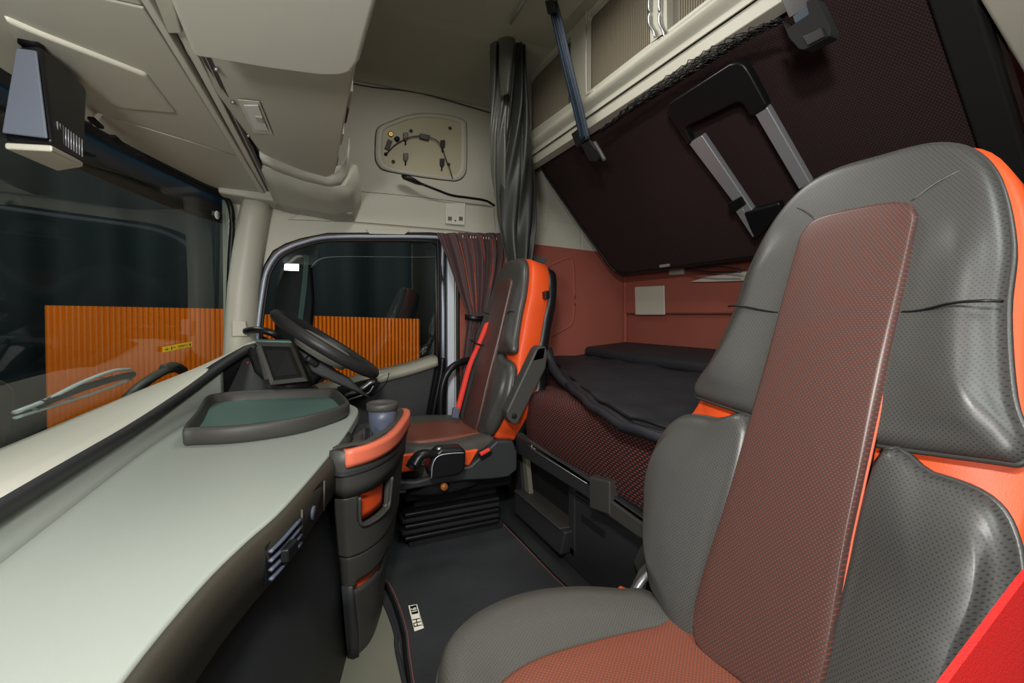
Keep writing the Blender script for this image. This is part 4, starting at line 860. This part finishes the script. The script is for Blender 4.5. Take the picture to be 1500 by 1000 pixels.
# frame plate with shutter openings, 2-D in (y,z) read from the photograph
def yz(a, b): p = PC(a, b); return (p.y, p.z)
win_a = [(2.15, PC(788, 184).z), (2.15, 2.10), (PC(836, 100).y, 2.10), (PC(836, 150).y, PC(836, 150).z)]
yb_, zb_ = yz(860, 134)
win_b = [(yb_-.01, zb_-.004), (yb_, zb_+.012), (yb_, 2.095), (yb_-.01, 2.105), (.46, 2.105), (.46, zb_-.012)]
plate('cabinet_face', [(2.24, 1.70), (2.24, 2.128), (.4, 2.128), (.4, 1.70)], [win_a, win_b], lambda a, b, d: (CX+d, a, b), .02, beige, cabn)
def bulge(y): # roll below the shutters
    z1 = PC(861, 141).z+.004; z0 = 1.70
    pts = []
    for k in range(11):
        t = k/10; pts.append(Vector((CX+.005-.035*math.sin(PI*min(1, t*1.25))*(1 if t < .8 else 0)-(.0 if t < .8 else 0), y, z1+(z0-z1)*t)))
    return pts+[Vector((CX+.06, y, z0)), Vector((CX+.06, y, z1))]
grid('cabinet_roll', [bulge(y) for y in (.40, .8, 1.2, 1.6, 2.0, 2.24)], beige, cabn, closed=True, cap=True, label='rounded lower edge of the cabinets')
box('cabinet_box', (CX+.05, .42, 1.70), (1.80, 2.26, 2.12), beige, cabn)
box('lower_fascia', (CX+.01, .42, 1.655), (CX+.06, 2.24, 1.70), beige, cabn, bevel=.003)
# tambour shutters: corrugated sheets
def shutter(y0, y1, z0, z1, lab):
    n = int((y1-y0)/.010); rowsA = []
    ys_ = [y0+(y1-y0)*i/(n*4) for i in range(n*4+1)]
    def xx(i): return CX+.024+(.008 if i % 4 == 0 else 0)
    grid('shutter', [[Vector((xx(i), y, z0)) for i, y in enumerate(ys_)], [Vector((xx(i), y, z1)) for i, y in enumerate(ys_)]], mat('shutter_taupe', (122, 114, 98), .6), cabn, smooth=False, label=lab)
shutter(1.80, 2.24, 1.74, 2.12, 'short shutter at the left end')
shutter(PC(955, 70).y, 1.78, 1.74, 2.12, 'middle shutter')
shutter(.5, PC(985, 40).y, 1.74, 2.12, 'right shutter')
tube('shutter_frame', [PC(862, 8, -.004), PC(859, 18, -.004), PC(859, 128, -.004), PC(862, 136, -.004), PC(872, 131, -.004)], .004, beige2, cabn)
for a, b in ((950, 961), (965, 975)):
    tube('shutter_handle', [PC(a+2, -20, -.01), PC(a+1, 5, -.01), PC(a+1, 30, -.01), PC(a+3, 38, -.01), PC(b-3, 46, -.012), PC(b-1, 54, -.012)], .005, silver, cabn)
prism('shutter_post', [PC(951, -40), PC(976, -60), PC(977, 50), PC(952, 66)], (.03, 0, 0), beige, cabn, bevel=.003)
prism('ceiling_hatch', [P(798, 19, z=2.128), P(830, 27, z=2.128), P(858, -4, z=2.128), P(830, -14, z=2.128)], (0, 0, -.006), beige, cabn, bevel=.004)

# ================================================================== CURTAINS
def curtain_rows(path, amp, n, folds, ph=0.0, ydir=(0, 1)):
    """path: list of (left, right, phase shift); waves run across the width"""
    rows = []
    for k, (l, r, am) in enumerate(path):
        row = []
        for i in range(n+1):
            t = i/n; p = l*(1-t)+r*t; a = am*math.sin(2*PI*folds*t+ph+.25*k*.2)+am*.45*math.sin(2*PI*folds*2.3*t+ph*2+.12*k)
            row.append(Vector((p.x+a*ydir[0], p.y+a*ydir[1], p.z)))
        rows.append(row)
    return rows
gc = thing('partition_curtain', 'grey coated partition curtain gathered in front of the bunk end', 'curtain', (.85, 2.0, 1.1))
def drape(name, prof, m, nb_, depth, seed, y0):
    """prof: (py, left px, right px); creased folds whose phase drifts down the cloth"""
    rr = random.Random(seed); ph = [rr.uniform(0, 6) for _ in range(4)]
    rows = []; n = 64
    for (b0, l0, r0), (b1, l1, r1) in zip(prof, prof[1:]):
        for j in range(6):
            t = j/6; b = b0*(1-t)+b1*t; l = l0*(1-t)+l1*t; r = r0*(1-t)+r1*t; row = []
            for i in range(n+1):
                s = i/n; w = s*nb_*PI+ph[0]+.9*math.sin(b*.012+ph[1])
                d = abs(math.sin(w))**.6*depth+.35*depth*math.sin(2.3*w+b*.025+ph[2])+.2*depth*math.sin(b*.05+s*9+ph[3])
                p = P(l+(r-l)*s, b, y=y0); row.append(Vector((p.x, p.y-d-.03*math.sin(PI*s), p.z)))
            rows.append(row)
    return grid(name, rows, m, gc, solid=.003)
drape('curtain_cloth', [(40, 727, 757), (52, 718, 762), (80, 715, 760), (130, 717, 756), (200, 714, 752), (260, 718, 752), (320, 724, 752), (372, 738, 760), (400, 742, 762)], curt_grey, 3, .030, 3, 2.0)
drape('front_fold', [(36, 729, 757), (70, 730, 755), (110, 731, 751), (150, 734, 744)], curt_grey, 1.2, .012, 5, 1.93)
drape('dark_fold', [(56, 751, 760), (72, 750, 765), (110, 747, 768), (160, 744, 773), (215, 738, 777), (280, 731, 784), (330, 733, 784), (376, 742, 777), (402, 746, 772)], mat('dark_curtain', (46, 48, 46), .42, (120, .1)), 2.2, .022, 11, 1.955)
cr_ = tag(tube('curtain_rail', [P(748, 34, z=2.12), P(775, -12, z=2.12)], .006, alu, smooth_n=1), 'thin grey ceiling rail above the partition curtain', 'rail')
wc = thing('window_curtain', 'brown side curtain with orange piping tied beside the door window', 'curtain', (.7, 2.22, .6))
wp_ = []
for b, l, r, am, dl in ((341, 638, 733, .010, 0), (352, 643, 737, .014, 6), (375, 652, 737, .018, 0), (400, 661, 733, .018, 0), (430, 672, 725, .016, 0), (450, 680, 718, .012, 0), (462, 684, 716, .008, 0), (475, 683, 714, .010, 0), (500, 680, 708, .014, 0), (540, 676, 700, .016, 0), (580, 672, 694, .016, 0), (612, 669, 690, .016, 0)):
    wp_.append((P(l, b, y=2.24), P(r, b+dl*.4, y=2.24), am))
wi = []
for k in range(len(wp_)-1):
    for j in range(4):
        t = j/4; wi.append(tuple(wp_[k][q]*(1-t)+wp_[k+1][q]*t for q in range(3)))
wi.append(wp_[-1])
wr_ = curtain_rows(wi, 1, 84, 5.0, .3, (0, -1))
grid('curtain_cloth', wr_, curt_brown, wc, solid=.002)
for c_, r0, r1 in ((27, 4, 20), (41, 2, 12), (55, 1, 9), (68, 3, 15), (36, 12, 23)):
    tube('curtain_piping', [wr_[r][min(84, c_)]+Vector((0, -.003, 0)) for r in range(r0, r1+1)], .0016, orange, wc, sides=5, smooth_n=1)
grid('tie_band', [[P(681, 460, y=2.20), P(700, 463, y=2.19), P(717, 462, y=2.20)], [P(681, 468, y=2.20), P(700, 471, y=2.19), P(716, 469, y=2.20)]], black, wc, solid=.003)
tube('curtain_track', [P(650, 342, y=2.26), P(690, 344, y=2.26), P(730, 348, y=2.26)], .005, whitepaint, wc)
for k in range(14): 
    p = P(678+k*3.8, 347+k*.25, y=2.235); tube('glider', [p+Vector((0, 0, .008)), p+Vector((0, 0, -.004))], .0018, white, wc, sides=5, smooth_n=1)

# ================================================================== SMALL THINGS on the driver's side wall
hp = thing('speaker_hatch', 'trimless beige wall hatch with clips, holes and loose cable', 'hatch', P(615, 262, y=2.29))
def W(a, b, o=0.0): return P(a, b, y=D-.001-o)
ho = cat([W(a, b) for a, b in ((551, 196), (556, 186), (566, 181), (590, 172), (615, 167), (645, 168), (668, 172), (680, 178), (683, 188), (683, 240), (680, 256), (670, 264), (655, 264), (610, 258), (566, 250), (555, 243), (550, 230))], 4, True)
hc_ = sum(ho, Vector())/len(ho)
def hs(k, o): return [hc_+(p-hc_)*k+Vector((0, -o, 0)) for p in ho]
grid('hatch_rim', [hs(1.0, .0), hs(1.0, .006), hs(.985, .009), hs(.90, .009), hs(.87, .006), hs(.86, .001)], beige, hp, closed=True)
mesh('hatch_panel', hs(.875, .002), [tuple(range(len(ho)))], mat('hatch_beige', (186, 180, 152), .5), hp, solid=.004)
tube('hatch_groove', hs(1.01, .001), .0018, dark, hp, closed=True, smooth_n=1, sides=5)
for a, b in ((602, 192), (659, 188), (576, 237), (657, 241)): lathe('fastener_hole', [(.009, 0), (.009, .004), (.006, .004), (.005, .002)], W(a, b, .003), dark, hp, axis=(0, -1, 0), n=14)
for a, b in ((594, 201), (594, 231), (648, 212), (647, 239)):
    cl = prism('clip', [W(a-3.3, b-6, .004), W(a+3.3, b-6, .004), W(a+3.3, b+3, .004), W(a+1, b+6, .004), W(a-1, b+6, .004), W(a-3.3, b+3, .004)], (0, -.012, 0), black, hp, bevel=.002)
    tube('clip_pin', [W(a, b+4, .008), W(a, b+11, .008)], .004, black, hp, sides=6, smooth_n=1)
prism('connector', [W(615, 196, .006), W(629, 199, .006), W(628, 207, .006), W(614, 203, .006)], (0, -.012, 0), black, hp, bevel=.002)
tube('cable', [W(566, 225, .012), W(580, 211, .014), W(600, 201, .016), W(615, 199, .016)], .0026, black, hp, sides=6)
tube('cable', [W(629, 201, .016), W(640, 206, .016), W(648, 217, .018), W(653, 232, .016), W(659, 248, .014), W(663, 262, .014)], .0024, black, hp, sides=6)
prism('switch_plate', [W(568, 204, .004), W(575, 207, .004), W(570, 221, .004), W(563, 218, .004)], (0, -.005, 0), dark2, hp, bevel=.001)
lathe('brass_socket', [(.013, 0), (.013, .006), (.008, .008), (.004, .006)], W(572, 197, .003), brass, hp, axis=(0, -1, 0), n=20, label='small brass coloured socket')
lathe('black_socket', [(.013, 0), (.011, .012)], W(581, 204, .003), black, hp, axis=(.3, -1, 0), n=14)
lathe('cable_grommet', [(.009, 0), (.008, .006)], W(565, 226, .003), black, hp, axis=(0, -1, 0), n=14)
gm = thing('gooseneck_lamp', 'black gooseneck reading lamp on the beige wall below the hatch', 'lamp', P(655, 285, y=2.26))
tube('lamp_neck', [P(617, 269, y=2.24), P(640, 278, y=2.24), P(662, 286, y=2.25), P(690, 290, y=2.26), P(712, 294, y=2.27), P(724, 301, y=2.28)], .0065, black, gm)
grid('lamp_head', [[p+Vector((0, r_*math.cos(2*PI*j/14), 0))+Vector((-.25, 0, 1)).normalized()*(r_*.75*math.sin(2*PI*j/14)) for j in range(14)] for p, r_ in
     [(P(588, 258, y=2.24), .004), (P(590, 259, y=2.24), .015), (P(598, 261, y=2.24), .020), (P(607, 265, y=2.24), .019), (P(614, 268, y=2.24), .013), (P(619, 270, y=2.24), .007)]], black, gm, closed=True, cap=True)
vb = thing('vent_panel', 'small square beige switch panel with slots above the door', 'panel', P(665, 330, y=2.27))
prism('panel_plate', cat([P(a, b, y=2.285) for a, b in ((652, 300), (655, 298), (678, 298), (681, 301), (680, 327), (678, 330), (655, 328), (652, 325))], 2, True), (0, -.010, 0), beige2, vb, bevel=.003)
for x_ in (659, 675):
    for k in range(3): 
        p = P(x_, 318+k*2, y=2.273); box('slot', (p.x-.010, p.y-.002, p.z-.0018), (p.x+.010, p.y+.001, p.z+.0018), black, vb)
lathe('button', [(.004, 0), (.004, .002)], P(667, 323, y=2.274), dark, vb, axis=(0, -1, 0), n=10)
# grab handles
tag(tube('grab_handle', [P(691, 527, y=2.16), P(676, 530, y=2.14), P(660, 540, y=2.12), P(650, 558, y=2.12), P(646, 580, y=2.12), P(645, 612, y=2.12)], .017, black, sides=10), 'black curved grab handle beside the driver seat and curtain', 'handle', 'black grab handles')
tag(tube('grab_handle', [P(360, 485, y=2.14), P(372, 483, y=2.10), P(390, 485, y=2.08), P(404, 491, y=2.08), P(418, 503, y=2.10)], .014, black, sides=10), 'short black grab handle at the windscreen pillar', 'handle', 'black grab handles')

# ================================================================== OUTSIDE
struct(box('floor_1', (-9, -4, -1.35), (9, 9, -1.30), hallfloor))
hw = []
for z in (-1.3, 3.6):
    hw.append([Vector((x, 6.2+.10*math.sin(x*9), z)) for x in [-6.3+i*.08 for i in range(190)]])
hc1 = tag(grid('hall_curtain', hw, hallm, solid=.01), 'dark pleated curtain wall outside the driver window', 'curtain', 'dark hall curtains')
hw = []
for z in (-1.3, 3.6):
    hw.append([Vector((-6.5+.10*math.sin(y*9), y, z)) for y in [-4+i*.08 for i in range(128)]])
tag(grid('hall_curtain', hw, hallm, solid=.01), 'dark curtain wall in front of the windscreen', 'curtain', 'dark hall curtains')
def ribbed(name, lab, a0, a1, y, top0, top1, zb):
    x0 = P(a0, 500, y=y).x; x1 = P(a1, 500, y=y).x; z0 = P(a0, top0, y=y).z; z1 = P(a1, top1, y=y).z
    n = int((x1-x0)/.026); N_ = n*6; T = thing(name, lab, 'panel', ((x0+x1)/2, y, zb), 'orange ribbed screens outside')
    r0 = []; r1 = []
    for i in range(N_+1):
        t = i/N_; x = x0+(x1-x0)*t; yy_ = y-.008*abs(math.sin(PI*i/6))
        r0.append(Vector((x, yy_, zb))); r1.append(Vector((x, yy_, z0+(z1-z0)*t)))
    o = grid('ribbed_sheet', [r0, r1], ora_pc, T, smooth=False, solid=.004); o['kind'] = 'stuff'
    return T
ribbed('orange_screen', 'orange ribbed plastic screen outside the windscreen', 67, 372, 3.4, 447, 453, -1.3)
ribbed('orange_screen', 'orange ribbed plastic screen outside the driver door window', 380, 615, 3.5, 460, 467, -1.3)
ev = thing('sun_visor', 'translucent blue sun visor outside the top of the windscreen', 'visor', (-.7, 1.5, 1.2))
vis = cat([Vector((x, y, 0)) for x, y in ((-.80, -.1), (-.79, .8), (-.76, 1.3), (-.72, 1.8), (-.65, 2.2), (-.56, 2.55), (-.45, 2.82), (-.34, 3.02))], 5)
grid('visor_sheet', [[Vector((p.x+.02, p.y, 1.60)) for p in vis], [Vector((p.x, p.y, 1.432)) for p in vis]], visor_m, ev, solid=.004)
grid('reflection_band', [[Vector((p.x-.001, p.y, 1.430)) for p in vis], [Vector((p.x-.012, p.y, 1.375)) for p in vis]], olive, ev, solid=.004, label='painted dark reflection band below the visor')  # dark sheet standing in for the header's reflection in the glass
tube('visor_edge', [Vector((p.x+.010, p.y, 1.545)) for p in vis], .004, cyan, ev, smooth_n=1, sides=5)
wi_ = thing('windscreen_wiper', 'black and silver wiper arm lying outside the windscreen', 'wiper', P(110, 570, x=-.66))
def G(a, b): return onws(a, b, -.03)
tube('wiper_arm', [G(22, 604), G(70, 585), G(120, 560), G(165, 543), G(190, 541)], .008, mat('pale_wiper', (215, 218, 220), .4), wi_, flat=.6)
tube('wiper_blade', [G(22, 612), G(80, 594), G(140, 575), G(192, 555)], .006, MATS['pale_wiper'], wi_, flat=.6)
tube('wiper_spoiler', [G(60, 592), G(110, 572), G(160, 556), G(195, 548)], .010, black, wi_)
for a, b, c_, d_ in ((45, 596, 60, 603), (95, 580, 110, 586), (150, 553, 140, 566), (165, 550, 178, 556)):
    tube('wiper_link', [G(a, b), G(c_, d_)], .004, silver, wi_, sides=6, smooth_n=1)
w2 = thing('wiper_pivot', 'dark wiper pivot cover behind the dash shelf', 'wiper', P(230, 560, x=-.56))
tube('pivot_arm', [G(180, 590), G(205, 566), G(235, 546), G(256, 540)], .020, dark, w2, flat=.6)
tube('pivot_arm', [G(240, 540), G(256, 537), G(268, 543)], .018, olive, w2)
sm = thing('side_mirror', 'dark tall side mirror outside the front corner of the driver window', 'mirror', P(430, 520, y=2.75))
prism('mirror_housing', [P(a, b, y=2.75) for a, b in ((402, 420), (412, 392), (432, 374), (446, 372), (458, 392), (461, 440), (457, 505), (448, 518), (408, 514), (402, 500))], (0, .10, 0), mat('teal_black', (10, 14, 16), .6), sm, bevel=.02, segs=3)
prism('mirror_highlight', [P(a, b, y=2.74) for a, b in ((446, 372), (453, 376), (450, 420), (440, 500), (432, 512), (436, 470), (443, 410))], (0, .01, 0), mat('teal_grey', (60, 88, 88), .5), sm, bevel=.002)  # painted teal highlight running down the housing edge
tube('mirror_arm', [P(372, 492, y=2.34), P(400, 505, y=2.6), P(425, 512, y=2.75)], .02, blackm, sm)
em = thing('outside_mirror', 'dark rounded mirror housing outside at the left edge', 'mirror', onws(5, 600, -.12))
q0 = [onws(a, b, -.12) for a, b in ((-40, 556), (8, 556), (24, 566), (26, 590), (20, 630), (4, 662), (-40, 668))]
prism('mirror_housing', q0, (-.05, .02, 0), dark, em, bevel=.015, segs=3)
